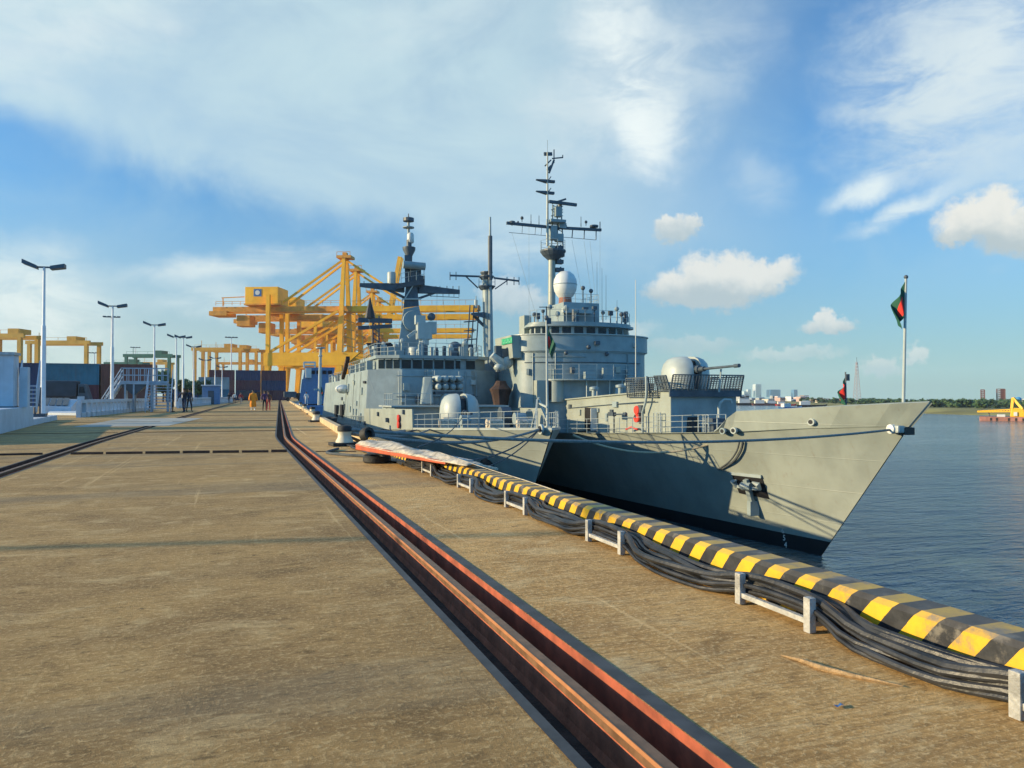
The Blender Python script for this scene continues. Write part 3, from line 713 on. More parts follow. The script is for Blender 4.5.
# ================= the frigate with the high mast =================
F = Frame((26.2, 22.3, 0), 0.03)
fr = empty('frigate', F.o, F.rz, 'large grey warship with tall mast and white radome, its long raked bow nearest', 'warship')
fz = [(0, 0.04), (1, 0.03), (5, -0.20), (10, -0.62), (20.4, -1.13), (27, -1.42), (35, -1.82), (60, -2.3), (115, -2.3)]
FH = Hull(108, [(0, 0), (1, .62), (3, 1.55), (6.7, 2.75), (9.4, 3.6), (15, 4.7), (26, 5.7), (39, 6.3), (90, 6.3), (108, 4.6)],
          [(0, 0), (3, .50), (10, 1.55), (17, 2.5), (27, 3.7), (45, 5.3), (60, 5.9), (95, 5.8), (108, 4.2)], fz, lambda z: 1.0 + (0.03 - z) * 0.81, 0.85)
hull = FH.loft(None, -5.62, 12).build('hull', M['ship'], fr, smooth=True, angle=25)
FH.loft(-5.62, -8.4, 4).build('boot_top', M['boot'], fr, smooth=True, angle=25)
FH.deck().build('deck', M['deck'], fr)
# bulwark round the bow
us = [0, .5, 1.1, 1.9, 2.8, 3.8, 5, 6.2, 7.0, 7.6, 8.1, 8.6]
for side in (-1, 1):
    rows = []
    for u in us:
        x, y, z = FH.pt(u, FH.deckz(1.0 + u), side)
        tz = 1.03 - 0.068 * u if u < 7.7 else (0.15 if u < 8.2 else max(z + .01, -.42))
        wy = u * (1.0 + 1.0 / 9.2) - 1.0 * (1 - 0) + 1.0
        y2 = u * 9.6 / 8.6
        rows.append([(x, y, z), (x + side * 0.10 * min(1, u), y2, tz)])
    b = MB().sheet(rows).build('bulwark', M['ship'], fr)
    md = b.modifiers.new('thickness', 'SOLIDIFY'); md.thickness = 0.09; md.offset = -1 if side < 0 else 1
bvh = BVHTree.FromPolygons([v.co[:] for v in hull.data.vertices], [p.vertices[:] for p in hull.data.polygons])
def on_hull(px, py):
    e = F.L(EYE); r = (F.Ri @ ray(px, py)).normalized(); h = bvh.ray_cast(e, r, 300)
    if h[0] is None: return e + r * (-3.5 - e.x) / r.x, Vector((-1, 0, 0))
    return h[0], (h[1] if h[1].dot(r) < 0 else -h[1])
# draught marks
for k, (px, py, tx) in enumerate(((783, 531, '6'), (784.5, 538, '5'), (786, 545, '4'), (786.5, 551, '3'))):
    p, n = on_hull(px, py)
    if p is None: continue
    q = n.to_track_quat('Z', 'Y')
    up = Vector((0, 0, 1)); zax = n.normalized(); xax = up.cross(zax).normalized(); yax = zax.cross(xax)
    mt = Matrix((xax, yax, zax)).transposed().to_euler()
    if py < 549: text_mesh('draught_mark', tx, 0.36, M['white'], fr, p + n * 0.02, mt, 0.004)
# anchor in its pocket
p, n = on_hull(750, 486)
zax = n.normalized(); xax = Vector((0, 0, 1)).cross(zax).normalized(); yax = zax.cross(xax)
def hp(a, b, c=0.0): return p + xax * a + yax * b + zax * c
pocket = MB()
pocket.add([hp(-1.0, .62, .03), hp(.95, .62, .03), hp(1.05, -.62, .03), hp(-.85, -.5, .03), hp(-1.0, .62, .0), hp(.95, .62, .0), hp(1.05, -.62, 0), hp(-.85, -.5, 0)], [(0, 1, 2, 3), (0, 1, 5, 4), (1, 2, 6, 5), (2, 3, 7, 6), (3, 0, 4, 7)])
pocket.build('anchor_pocket', M['boot'], fr)
MB().bar(hp(-1.02, .66, .06), hp(.97, .66, .06), .10, .16).build('pocket_lip', M['ship_b'], fr)
an = MB(); an.bar(hp(0, .45, .16), hp(.02, -1.5, .26), .26, .22); an.bar(hp(-.75, .02, .22), hp(.8, .02, .22), .16, .16)
an.tube([hp(-.7, .0, .22), hp(-.78, .32, .28), hp(-.5, .42, .3)], [.13, .15, .05], 8); an.tube([hp(.75, .0, .22), hp(.80, .32, .28), hp(.5, .42, .3)], [.13, .15, .05], 8); an.box(hp(.02, -1.15, .26), (.55, .3, .75), 0)
an.cyl(hp(-.3, .1, .24), hp(.3, .1, .24), .22, n=10)
ao = an.build('anchor', M['ship_b'], fr, bevel=.02)
# bow fairlead and chocks
p2 = F.on(897, 431, x=-.45)
MB().bb(-.60, -.2, 1.0, 1.62, -.26, .06).build('bow_fairlead', M['ship_l'], fr, bevel=.08)
MB().lathe((-.58, 1.35, -.10), [(.14, -.12), (.20, -.1), (.20, .1), (.14, .12)], 14, axis='x').build('bow_roller', M['white'], fr, smooth=True)
MB().bb(-.26, .26, .98, 1.3, -.34, -.03).build('fairlead_opening', M['boot'], fr)
for px, py, sx, mt in ((817, 424.5, .42, 'ship_l'), (740, 431, .5, 'ship_l'), (729, 436, .5, 'ship_b')):
    q = on_hull(px, max(py, 436))[0]
    y = q.y; xx = -FH.half(y) - .06; zz = FH.deckz(y) + (.28 if px == 817 else .06)
    MB().lathe((xx, y, zz), [(.13, -.05), (.24, -.05), (.24, .05), (.13, .05)], 16, axis='x', sy=.7).build('mooring_chock', M[mt], fr, smooth=True)
    MB().lathe((xx - .02, y, zz), [(.14, -.05), (.14, .05)], 12, axis='x', sy=.7).build('chock_opening', M['boot'], fr)
# guard rails on the foredeck
side_pts = [(-FH.half(y) + .12, y, FH.deckz(y)) for y in (10.6, 14, 18, 22, 26, 30, 34, 38, 42)]
guardrail(fr, M['ship_l'], side_pts, 0.95, 1.6); guardrail(fr, M['ship_l'], [(-x, y, z) for x, y, z in side_pts], 0.95, 2.0)
# deckhouse under the gun, gun platform
dz = lambda x, y: FH.deckz(y) - 0.05
tz = lambda x, y: 1.60 - 0.043 * (y - 16)
DX0, DX1 = -2.4, 2.2
MB().prism([(DX0, 16.0), (DX1, 16.0), (2.6, 24), (2.6, 33), (-2.6, 33), (-2.6, 24)], dz, tz).build('deckhouse', M['ship'], fr, bevel=.03)
MB().prism([(DX0 - .12, 15.85), (DX1 + .12, 15.85), (2.75, 24), (2.75, 33), (-2.75, 33), (-2.75, 24)], lambda x, y: tz(x, y) + .002, lambda x, y: tz(x, y) + .09).build('deckhouse_top', M['ship'], fr)
# small fittings on the deckhouse
def wall(px, py, x=-2.62): return F.on(px, py, x=x)
q0 = wall(585.5, 430); q1 = wall(597, 408)
MB().bb(-2.68, -2.6, q1.y, q0.y + .02, q0.z, q1.z).build('doorway', M['boot'], fr)
MB().bb(-3.15, -2.66, q1.y - .10, q1.y - .02, q0.z + .05, q1.z - .02).build('door', M['white'], fr, bevel=.03, )
MB().bb(-3.3, -2.7, q0.y - .3, q0.y + 1.6, q0.z - .02, q0.z + .14).build('door_step', M['canvas'], fr, bevel=.02)
for px, py in ((638, 412),):
    q = wall(px, 414)
    mb = MB(); mb.lathe((-2.72, q.y, q.z + .25), [(.12, -.06), (.30, -.06), (.33, 0), (.30, .06), (.12, .06)], 16, axis='x', sy=.9); mb.lathe((-2.72, q.y, q.z - .28), [(.12, -.06), (.30, -.06), (.33, 0), (.30, .06), (.12, .06)], 16, axis='x', sy=.9)
    mb.build('life_ring', M['red'], fr, smooth=True)
    MB().tube([(-3.0, q.y + .9, FH.deckz(q.y) + .2), (-3.0, q.y + .2, FH.deckz(q.y) + .36), (-3.0, q.y - .7, FH.deckz(q.y) + .25)], .06, 6).build('fire_hose', M['red'], fr)
q = wall(614, 416, -3.4)
mb = MB(); mb.cyl((-3.4, q.y, FH.deckz(q.y)), (-3.4, q.y, q.z), .05); mb.box((-3.4, q.y + .3, q.z + .12), (.25, .75, .26)); mb.box((-3.4, q.y + .35, q.z + .32), (.12, .4, .2)); mb.cyl((-3.4, q.y + .1, q.z + .1), (-3.4, q.y - 1.6, q.z + .16), .05); mb.ball((-3.4, q.y - 1.65, q.z + .16), .13)
mb.build('machine_gun', M['ship_d'], fr)
q = wall(649, 400, -2.8)
MB().tube([(-2.85, 18.6, FH.deckz(18.6)), (-2.85, 18.6, .25), (-2.85, 18.2, .9), (-2.85, 18.1, 1.4), (-2.85, 18.1, 2.5)], .08, 8).build('vent_pipe', M['ship_b'], fr, smooth=True)
gq = [(-2.75, y, FH.deckz(y) + .02) for y in (17.4, 16.6)]
guardrail(fr, M['ship_l'], gq, 1.2, .4, 3, .03, 'ladder')
# front of the gun block: added sheet carrying the blue of its shade
MB().hexa([(DX0 + .02, 15.975, FH.deckz(16)), (DX1 - .02, 15.975, FH.deckz(16)), (DX1 - .02, 15.995, FH.deckz(16)), (DX0 + .02, 15.995, FH.deckz(16)), (DX0 + .02, 15.975, 1.21), (DX1 - .02, 15.975, 1.21), (DX1 - .02, 15.995, 1.21), (DX0 + .02, 15.995, 1.21)]).build('front_shade_sheet', M['ship_b'], fr)
MB().prism([(DX0 - .2, 15.72), (DX1 + .2, 15.72), (DX1 + .2, 15.84), (DX0 - .2, 15.84)], 1.22, 1.60).build('platform_skirt', M['ship_d'], fr)
MB().hexa([(-1.35, 15.9, FH.deckz(16)), (-.35, 15.9, FH.deckz(16)), (-.35, 15.96, FH.deckz(16)), (-1.35, 15.96, FH.deckz(16)), (-1.25, 15.9, .02), (-.55, 15.9, .02), (-.55, 15.96, .02), (-1.25, 15.96, .02)]).build('hatch', M['boot'], fr)
MB().tube([(.55, 15.4, FH.deckz(16)), (.55, 15.4, .55), (.62, 15.38, .85), (.9, 15.36, 1.05), (1.35, 15.34, 1.03), (1.4, 15.34, .85)], .085, 10).build('vent_pipe', M['ship_l'], fr, smooth=True)
MB().bar((.5, 15.3, 1.5), (.58, 15.2, 2.9), .09).build('crane_post', M['ship_b'], fr)
# woven wire screens round the gun
def screen(a, b, z0, z1, lean, nx, nz, name='gun_screen'):
    a = Vector(a); b = Vector(b); t = (b - a); out = Vector((t.y, -t.x, 0)).normalized() * lean; mb = MB()
    pt = lambda s, v: a + t * s + out * v + Vector((0, 0, z0 + (z1 - z0) * v))
    for i in range(nx + 1):
        w = .07 if i % (nx // 4) == 0 else .036
        mb.bar(pt(i / nx, 0), pt(i / nx, 1), w)
    for j in range(nz + 1):
        mb.bar(pt(0, j / nz), pt(1, j / nz), .075 if j in (0, nz) else .036)
    return mb.build(name, M['ship_d'], fr)
screen((DX0 - .15, 15.75, 0), (DX1 + .15, 15.75, 0), 1.58, 2.52, .32, 24, 8)
screen((-2.65, 21.0, 0), (-2.55, 17.2, 0), 1.2, 2.42, .12, 16, 9)
screen((-2.52, 17.2, 0), (DX0 - .15, 15.75, 0), 1.58, 2.48, .3, 8, 8)
screen((DX1 + .15, 15.75, 0), (2.6, 21, 0), 1.5, 2.45, .2, 16, 8)
gun_turret(fr, (0, 18.2), 1.42, 2.15, 1.62, (5.6, .60, .08), M['ship_l'])
clutter(fr, [((-2.0, 20.6, 1.9), (.4, .5, .8)), ((-1.6, 19.9, 1.8), (.4, .4, .6)), ((-2.2, 19.6, 1.75), (.3, .4, .5))], M['ship_d'])
# foredeck machinery glimpsed behind the bulwark
clutter(fr, [((-2.6, 11.4, -.4), (.5, 1.0, .5)), ((-1.6, 12.6, -.3), (1.0, 1.0, .7)), ((1.2, 12.6, -.3), (1.0, 1.0, .7))], M['ship_d'], 'winch')
guardrail(fr, M['ship_l'], [(-3.3, 11.6, -.65), (-3.2, 10.8, -.62), (-2.4, 10.4, -.6)], 0.9, .5, 2, .03)

# superstructure: rounded bridge front
def dplan(a, b, cy, yb, n=26):
    return [(-a, yb)] + [(-a * math.cos(math.pi * i / n), cy - b * math.sin(math.pi * i / n)) for i in range(n + 1)] + [(a, yb)]
MB().prism(dplan(5.75, 3.2, 34.5, 64), -2.3, 4.86).build('superstructure', M['ship_b'], fr, smooth=True, angle=30)
MB().prism(dplan(6.0, 3.35, 34.5, 38), 4.864, 6.16).build('bridge_bulwark', M['ship_b'], fr, smooth=True, angle=30)
MB().prism(dplan(6.1, 3.45, 34.5, 38.1), 6.162, 6.24).build('bulwark_cap', M['ship_l'], fr)
def wplan(a, b, cy, a2, yb): return dplan(a, b, cy, cy)[1:-1] + [(a2, yb), (-a2, yb)]
MB().prism(wplan(4.4, 2.2, 34.7, 3.1, 40), 6.242, 6.93).build('wheelhouse', M['ship_b'], fr, smooth=True, angle=30)
MB().prism(wplan(4.85, 2.65, 34.7, 3.5, 40.4), 6.934, 7.10).build('wheelhouse_roof', M['ship_b'], fr, smooth=True, angle=30)
MB().prism(wplan(4.6, 2.4, 34.7, 3.3, 40.2), 7.104, 7.30).build('roof_coaming', M['ship_b'], fr, smooth=True, angle=30)
nw = 13
for i in range(nw):
    a0 = math.pi * (i + .14) / nw; a1 = math.pi * (i + .86) / nw
    P = lambda a, z, e: (-(4.4 + e) * math.cos(a), 34.7 - (2.2 + e) * math.sin(a), z)
    mb = MB(); mb.hexa([P(a0, 6.30, .0), P(a1, 6.30, .0), P(a1, 6.30, .03), P(a0, 6.30, .03), P(a0, 6.88, .0), P(a1, 6.88, .0), P(a1, 6.88, .03), P(a0, 6.88, .03)])
    mb.build('bridge_window', M['glass'], fr)
# port wing with the green sign board
MB().hexa([(-6.35, 33.6, 4.35), (-5.6, 33.6, 4.35), (-5.6, 38.0, 4.35), (-6.35, 38.0, 4.05), (-6.5, 33.6, 6.16), (-5.6, 33.6, 6.16), (-5.6, 38.0, 6.16), (-6.5, 38.0, 6.16)]).build('bridge_wing', M['ship'], fr)
MB().hexa([(5.5, 35.0, 4.5), (6.05, 35.0, 4.5), (6.05, 38.2, 4.2), (5.5, 38.2, 4.2), (5.5, 35.0, 6.15), (6.08, 35.0, 6.15), (6.08, 38.2, 6.15), (5.5, 38.2, 6.15)]).build('bridge_wing', M['ship_b'], fr)
s0 = F.on(502, 343, x=-6.52); s1 = F.on(512.5, 341, x=-6.52)
nb = MB().bb(-6.56, -6.51, s1.y, s0.y, 5.50, 5.98).build('name_board', M['green'], fr)
mb = MB()
for i in range(7):
    y = s0.y - (s0.y - s1.y) * (i + .5) / 7
    mb.bb(-6.575, -6.562, y - .12, y + .12, 5.60, 5.66) if i % 2 else mb.bb(-6.575, -6.562, y - .05, y + .05, 5.60, 5.88)
mb.build('faded_lettering', pmat('pale_green_letters', (.22, .5, .36)), nb)
pa = F.on(523.5, 334, y=36.5); pb = F.on(530.5, 310, y=36.5)
MB().bb(pa.x, pb.x, 36.3, 37.6, 6.24, 8.1).build('side_screen', M['ship'], fr)
pa = F.on(624, 334, y=34.5)
MB().lathe((pa.x, 34.5, 6.24), [(.42, 0), (.45, .4), (.3, .62), (.01, .68)], 14).build('white_locker', M['white'], fr, smooth=True)
# fittings on the bridge face
for px, py, r in ((588.5, 347, .16), (566, 353, .14), (607, 354, .14)):
    q = F.on(px, py, y=31.2); MB().ball((q.x, q.y, q.z), r * 1.2).build('lamp', M['ship_d'], fr, smooth=True)
mb = MB(); mb.prism(dplan(5.83, 3.28, 34.5, 35), 4.76, 4.86); mb.build('ledge', M['ship_b'], fr)
# balcony below the bridge
bal = dplan(4.1, 2.3, 32.6, 34)
MB().prism(bal, 2.5, 2.61).build('balcony', M['ship_b'], fr)
guardrail(fr, M['ship_l'], [(x, y, 2.61) for x, y in bal[1:-1:3]], 1.15, 1.6, 3, .02)
MB().lathe((-3.2, 32.2, .8), [(.68, 0), (.68, 1.7)], 18).build('round_locker', M['ship'], fr, smooth=True)
for k, x in enumerate((-1.2, -.3, .8, 1.9)): MB().cyl((x, 30.7, .8), (x, 30.7, 2.5), .05, n=6).build('support_post', M['ship_l'], fr)
q0 = F.on(549.5, 402, x=-5.79); q1 = F.on(553, 382, x=-5.79)
clutter(fr, [((-3.4, 32.0, 3.0), (.3, .3, .8)), ((.4, 30.8, 3.05), (.35, .3, .9)), ((2.9, 31.4, 3.05), (.35, .3, .9)), ((-.9, 30.8, 2.9), (.9, .4, .55)), ((1.5, 30.8, 1.4), (.5, .5, 1.2))], M['ship_b'])
for px0, px1 in ((548.6, 552.5), (556, 558.5)):
    a = F.on(px0, 400, y=31.9); b_ = F.on(px1, 381, y=31.9)
    MB().bb(a.x, b_.x, 31.82, 31.9, a.z, b_.z).build('doorway', M['boot'], fr)
MB().bb(-4.9, -3.9, 32.0, 35.5, -1.9, 2.5).build('trunk', M['ship'], fr)
MB().bb(-5.2, -4.2, 32.6, 32.9, -2.1, -.4).build('doorway', M['boot'], fr)
# wheelhouse top
MB().bb(-1.55, 1.75, 34.6, 38.4, 7.3, 9.15).build('director_house', M['ship_b'], fr, bevel=.05)
MB().bb(-1.75, .9, 34.15, 34.58, 8.2, 8.6).build('awning', M['ship_l'], fr)
guardrail(fr, M['ship_l'], [(x, y, 7.3) for x, y in dplan(4.5, 2.3, 34.7, 35)[1:-1:3]], 1.0, 1.5, 2, .02)
guardrail(fr, M['ship_l'], [(-1.5, 34.7, 9.0), (1.7, 34.7, 9.0), (1.7, 38.3, 9.0)], .9, 1.0, 2, .02)
rnd = random.Random(4)
for i in range(16):
    a = math.pi * (i + .5) / 16; x, y = -4.2 * math.cos(a), 34.7 - 2.0 * math.sin(a); h = rnd.uniform(.5, 1.25)
    mb = MB(); mb.cyl((x, y, 7.3), (x, y, 7.3 + h), .05, n=6)
    if rnd.random() < .5: mb.ball((x, y, 7.3 + h), rnd.uniform(.14, .28), 10, 6)
    else: mb.box((x, y, 7.3 + h), (rnd.uniform(.2, .5), .3, rnd.uniform(.2, .5)))
    mb.build(rnd.choice(['signal_lamp', 'pelorus', 'signal_lamp']), M['ship_d'] if rnd.random() < .6 else M['ship_b'], fr)
MB().cyl((-.9, 33.6, 7.3), (-.9, 33.6, 8.4), .3, n=10).build('sight', M['ship_d'], fr)
for px, y1, y2 in ((617, 300, 318), (602, 268, 318), (597, 262, 318), (606, 275, 318)):
    a = F.on(px, y2 + 2, y=35); b_ = F.on(px, y1, y=35); MB().cyl(a, b_, .022, .012, n=5).build('whip_antenna', M['ship_d'], fr)
for px, py in ((583, 288), (591, 291)):
    a = F.on(px, 304, y=36); b_ = F.on(px, py, y=36); mb = MB(); mb.cyl(a, b_, .05, n=6); mb.ball(b_, .2, 8, 6); mb.build('signal_lamp', M['ship_d'], fr)
rc = F.on(565.2, 284.6, y=37.6)
MB().lathe((rc.x, 37.6, rc.z), [(.5, -1.22), (.75, -.98), (.98, -.55), (1.06, -.05), (1.0, .42), (.78, .85), (.45, 1.12), (.01, 1.22)], 24).build('radome', M['white'], fr, smooth=True)
MB().lathe((rc.x, 37.6, rc.z), [(1.065, -.06), (1.075, -.02), (1.065, .02)], 24).build('radome_seam', M['ship_b'], fr)
MB().lathe((rc.x, 37.6, 9.0), [(.62, 0), (.55, rc.z - 1.15 - 9.0)], 16).build('radome_base', pmat('dull_orange_primer', (.26, .10, .06), .7), fr)
# foremast
fm = 41.2
def fp(px, py, dy=0.0): return F.on(px, py, y=fm + dy)
mb = MB(); a = fp(551.5, 330); b_ = fp(552, 246); mb.cyl((a.x, fm, 6.5), b_, .36, .33, 14); mast = mb.build('mast', M['ship'], fr, smooth=True)
mb = MB(); mb.tube([fp(547.5, 246, -.2), fp(547.5, 152, -.2)], [.13, .07], 8); mb.cyl(fp(547.5, 152), fp(547.5, 140), .02, n=5); mb.build('topmast', M['ship'], mast)
mb = MB(); c = fp(553, 251); mb.lathe((c.x, fm, c.z - .45), [(.5, -.4), (.95, 0), (1.2, .35), (1.2, .5), (.35, .52)], 16); mb.build('mast_platform', M['ship_d'], mast)
guardrail(mast, M['ship_b'], [(c.x + 1.2 * math.cos(t * .785), fm + 1.2 * math.sin(t * .785), c.z + .05) for t in range(9)], .85, 2, 2, .02)
mb = MB()
for px in (551.5, 557.5, 563): mb.bar(fp(px, 247, .2), fp(px - (px - 556) * .3, 205, .2), .11)
for py in (240, 232, 224, 216, 210): mb.bar(fp(551, py, .2), fp(563, py - 4, .2), .08); mb.bar(fp(563, py, .2), fp(552, py - 5, .2), .06)
mb.box(fp(556, 222), (1.5, 1.3, .25)); mb.box(fp(558, 212), (.6, .6, .9)); mb.box(fp(562, 226), (.7, .5, .5)); mb.box(fp(553, 233), (.6, .6, 1.3)); mb.box(fp(559, 238), (.7, .6, .7))
mb.build('lattice_mast', M['ship_b'], mast)
mb = MB()
for py, w in ((262, .7), (270, .8), (255, .9), (248, .7)): mb.box(fp(559, py), (w, .6, .35)); mb.bar(fp(553, py + 4), fp(561, py - 3), .1)
mb.build('cable_box', M['ship_d'], mast)
yl, yr = fp(506.6, 223), fp(601, 230); yc = fp(553, 227.5)
mb = MB(); mb.bar(yl, yc, .26, .24); mb.bar(yc, yr, .26, .24); ya = mb.build('yard', M['ship_d'], mast)
mb = MB(); mb.cyl(fp(509, 232.5), fp(596, 240), .025, n=5)
for px in (522, 535, 541, 572, 584, 596):
    t = (px - 506.6) / 94.4; top = yl.lerp(yr, t); bt = fp(px, 232.5 + 7.5 * (px - 509) / 87); mb.cyl(top, bt, .05 if px > 565 else .025, n=5)
mb.build('yard_stay', M['ship_d'], mast)
for px, py, h, r in ((512, 222, 3, .3), (522, 218, 6, .16), (531, 221, 5, .03), (539, 222, 6, .03), (581, 223, 7, .03), (586, 222, 5, .15), (594, 226, 4, .42), (600, 228, 5, .05), (565, 226, 4, .2), (518, 222, 4, .1)):
    b_ = fp(px, py); mb = MB(); bt = b_ - Vector((0, 0, .35)); mb.cyl(bt, b_, .04, n=5)
    if r > .25: mb.lathe(b_, [(r, -.12), (r, .05), (.02, .14)], 10)
    elif r > .08: mb.ball(b_, r, 8, 6)
    else: mb.cyl(b_, b_ + Vector((0, 0, .6)), r, n=5)
    mb.build('yard_antenna', M['ship_d'], ya)
mb = MB(); mb.bar(fp(549, 201.5, -.4), fp(576.5, 205, -.4), .24, .26); mb.bar(fp(552, 203.4, -.2), fp(566, 199, -.2), .12, .16); mb.cyl(fp(560, 204), fp(560, 211), .2, n=8); mb.build('radar_antenna', M['ship_d'], mast)
for y_, x0, x1 in ((180.5, 536, 554.5), (192, 536, 554)):
    mb = MB(); a, b_ = fp(x0, y_ - .7), fp(x1, y_ + 1.4); mid = fp(548, y_ + .8)
    mb.hexa([a + Vector((0, -.1, -.03)), mid + Vector((0, -.3, -.16)), mid + Vector((0, .3, -.16)), a + Vector((0, .1, -.03)), a + Vector((0, -.1, .05)), mid + Vector((0, -.3, .1)), mid + Vector((0, .3, .1)), a + Vector((0, .1, .05))])
    mb.bar(mid, b_, .3, .22); mb.bar(fp(548, y_ + .5), fp(551, y_ - 4), .07); mb.build('navigation_arm', M['ship_d'], mast)
mb = MB(); mb.bar(fp(544, 154), fp(552, 154), .16, .3); mb.bar(fp(552, 158.5), fp(563, 157.5), .1, .1); mb.bar(fp(554, 163), fp(554, 149.5), .08); mb.bar(fp(562.7, 158), fp(562.7, 155), .08); mb.bar(fp(549, 173), fp(554, 160), .16); mb.bar(fp(545, 166), fp(551, 160), .12); mb.bar(fp(547.5, 170), fp(551, 166), .22); mb.build('masthead', M['ship_d'], mast)
mb = MB()
for a_, b2 in (((572, 240), (583, 300)), ((584, 241), (592, 300)), ((600, 232), (600, 312)), ((590, 241), (596, 305)), ((529, 225), (529, 315)), ((512, 233), (536, 315))): mb.cyl(fp(*a_), fp(*b2), .012, n=4)
mb.build('signal_halyard', M['ship_b'], mast)
# whip aerial forward of the bridge
MB().tube([F.on(635.8, 388, y=20.6), F.on(635.6, 280, y=20.6)], [.045, .022], 6).build('whip_antenna', M['ship_l'], fr)
# jackstaff at the stem and a short staff at the starboard rail
a = F.on(902.5, 405, x=0.0)
a = F.on(903, 408, y=1.3); top = F.on(906, 277, y=1.3)
js = MB().tube([a - Vector((0, 0, .5)), top], [.07, .05], 10).build('jackstaff', M['ship_l'], fr, smooth=True)
MB().ball(top, .09, 10, 6).build('truck', M['ship_d'], js)
hoist = F.W(top.lerp(a, .035)) + Vector((-.05, 0, 0))
flag('flag', hoist, 20, 16, 1.75, 1.25, 'green flag with red disc hanging limp from the jackstaff on the nearest bow', 0.80, (.42, .45, .33), yaw=-.3)
bs = F.on(846, 408, x=3.0); bt = F.on(845.5, 372, x=3.0)
st = MB().tube([bs - Vector((0, 0, .6)), bt], [.05, .035], 8).build('flagstaff', M['ship_d'], fr)
MB().box(bt.lerp(bs, .15) + Vector((.15, 0, 0)), (.12, .12, .34)).build('signal_lamp', M['ship_d'], st)
flag('flag', F.W(bt.lerp(bs, .16)) + Vector((-.05, 0, 0)), 14, 12, 1.35, .85, 'small red and green flag furled on a short staff behind the bow bulwark', 0.75, (.5, .5, .52), yaw=.2)
# aft mast
am = 61.7
def ap(px, py, dy=0.0): return F.on(px, py, y=am + dy)
a, b_ = ap(488.5, 362), ap(487, 272)
mm = MB().cyl(a, b_, .62, .58, 16).build('aft_mast', M['ship_b'], fr, smooth=True)
mb = MB(); 
for py, r in ((273, .75), (287, 1.0), (277, .9)): c = ap(486.5, py); mb.lathe((c.x, am, c.z), [(r * .7, -.35), (r, 0), (r, .12), (.4, .14)], 14)
mb.build('mast_platform', M['ship_d'], mm)
guardrail(mm, M['ship_b'], [ap(479, 287, -.6), ap(495, 287, -.6)], 1.2, .5, 2, .03)
MB().tube([ap(490.2, 350, -.7), ap(490.2, 270, -.7), ap(490.2, 217, -.7)], [.2, .2, .11], 8).build('pole', M['ship_b'], mm)
mb = MB(); mb.cyl(ap(490.2, 236, -.7), ap(490.2, 280, -.7), .27, n=8); mb.build('pole_sleeve', M['ship_d'], mm)
mb = MB(); mb.bar(ap(450, 275.5), ap(480, 276.5), .2); mb.bar(ap(494, 278), ap(519, 281), .2); mb.bar(ap(466, 276.5), ap(478, 288), .13); mb.bar(ap(508, 280), ap(495, 289), .13)
for px, py in ((519, 280), (514, 280), (507, 280), (450, 275), (456, 275)): mb.bar(ap(px, py - 3), ap(px, py + 5), .08)
mb.build('yard', M['ship_d'], mm)
mb = MB(); c = ap(479, 316); mb.hexa([ap(471, 315, -1), ap(484, 318, -1), ap(484, 318, 1), ap(471, 315, 1), ap(471, 313, -1), ap(484, 312, -1), ap(484, 312, 1), ap(471, 313, 1)]); mb.bar(ap(474, 316), ap(484, 326), .3); mb.build('side_platform', M['ship_d'], mm)
mb = MB()
for px in (467, 471, 476): mb.bar(ap(px, 352), ap(px + 3, 305), .12)
for py in (340, 331, 322): mb.bar(ap(464, py), ap(476, py - 1), .3, .12)
mb.build('ladder_frame', M['ship_d'], mm)
mb = MB(); mb.cyl(ap(476, 308), ap(476, 300), .2, n=8); mb.cyl(ap(476, 300), ap(476, 296), .06, n=5); mb.build('signal_lamp', M['ship_l'], mm)
MB().bb(-4, 4, 48, 60, -2, 4.6).build('funnel_house', M['ship_b'], fr, bevel=.1)

# pipes, ladders, lockers and cable runs over the bridge front and sides
def pipe(parent, pts, r, mat, name='pipe'): return MB().tube(pts, r, 6).build(name, M[mat], parent, smooth=True)
rnd = random.Random(21)
def fx(a, z, e=.05): return (-(5.75 + e) * math.cos(a), 34.5 - (3.2 + e) * math.sin(a), z)
for a in (.55, .95, 2.1): pipe(fr, [fx(a, .8), fx(a, 2.3), fx(a, 4.7)], .045, 'ship_b')
pipe(fr, [fx(t, 3.95) for t in [.35 + .1 * i for i in range(22)]], .035, 'ship_d', 'cable_run')
pipe(fr, [fx(t, 4.4) for t in [.5 + .1 * i for i in range(10)]], .03, 'ship_b', 'cable_run')
for a, z, w_, h_ in ((.75, 1.6, .5, .7), (1.2, 3.3, .35, .45), (1.9, 3.4, .4, .5), (2.4, 1.7, .6, .8), (.45, 3.2, .4, .5), (1.55, 5.5, .45, .3), (.9, 5.4, .3, .3), (2.2, 5.45, .35, .35)):
    x, y, z = fx(a, z, .1) if z < 4.8 else (-6.1 * math.cos(a), 34.5 - 3.45 * math.sin(a), z); MB().box((x, y, z), (w_, .22, h_), math.pi / 2 - a).build('wall_locker', M[rnd.choice(['ship_b', 'ship_d', 'ship'])], fr, bevel=.02)
for y in (38, 41, 44, 47.5, 51): MB().bb(-5.82, -5.74, y, y + rnd.uniform(.3, .9), rnd.uniform(.2, 2.0), rnd.uniform(2.2, 3.4)).build('wall_locker', M[rnd.choice(['ship_b', 'ship_d', 'ship'])], fr)
for y in (39.5, 45): pipe(fr, [(-5.8, y, -1.8), (-5.8, y, 4.6)], .05, 'ship')
for y, z in ((19, .2), (22.5, .5), (25.4, .1), (28.6, -.2), (30.4, .3), (24, -.5)): MB().bb(-2.72, -2.59, y, y + rnd.uniform(.25, .7), z, z + rnd.uniform(.25, .6)).build('wall_locker', M[rnd.choice(['ship_b', 'ship', 'ship_d'])], fr, bevel=.02)
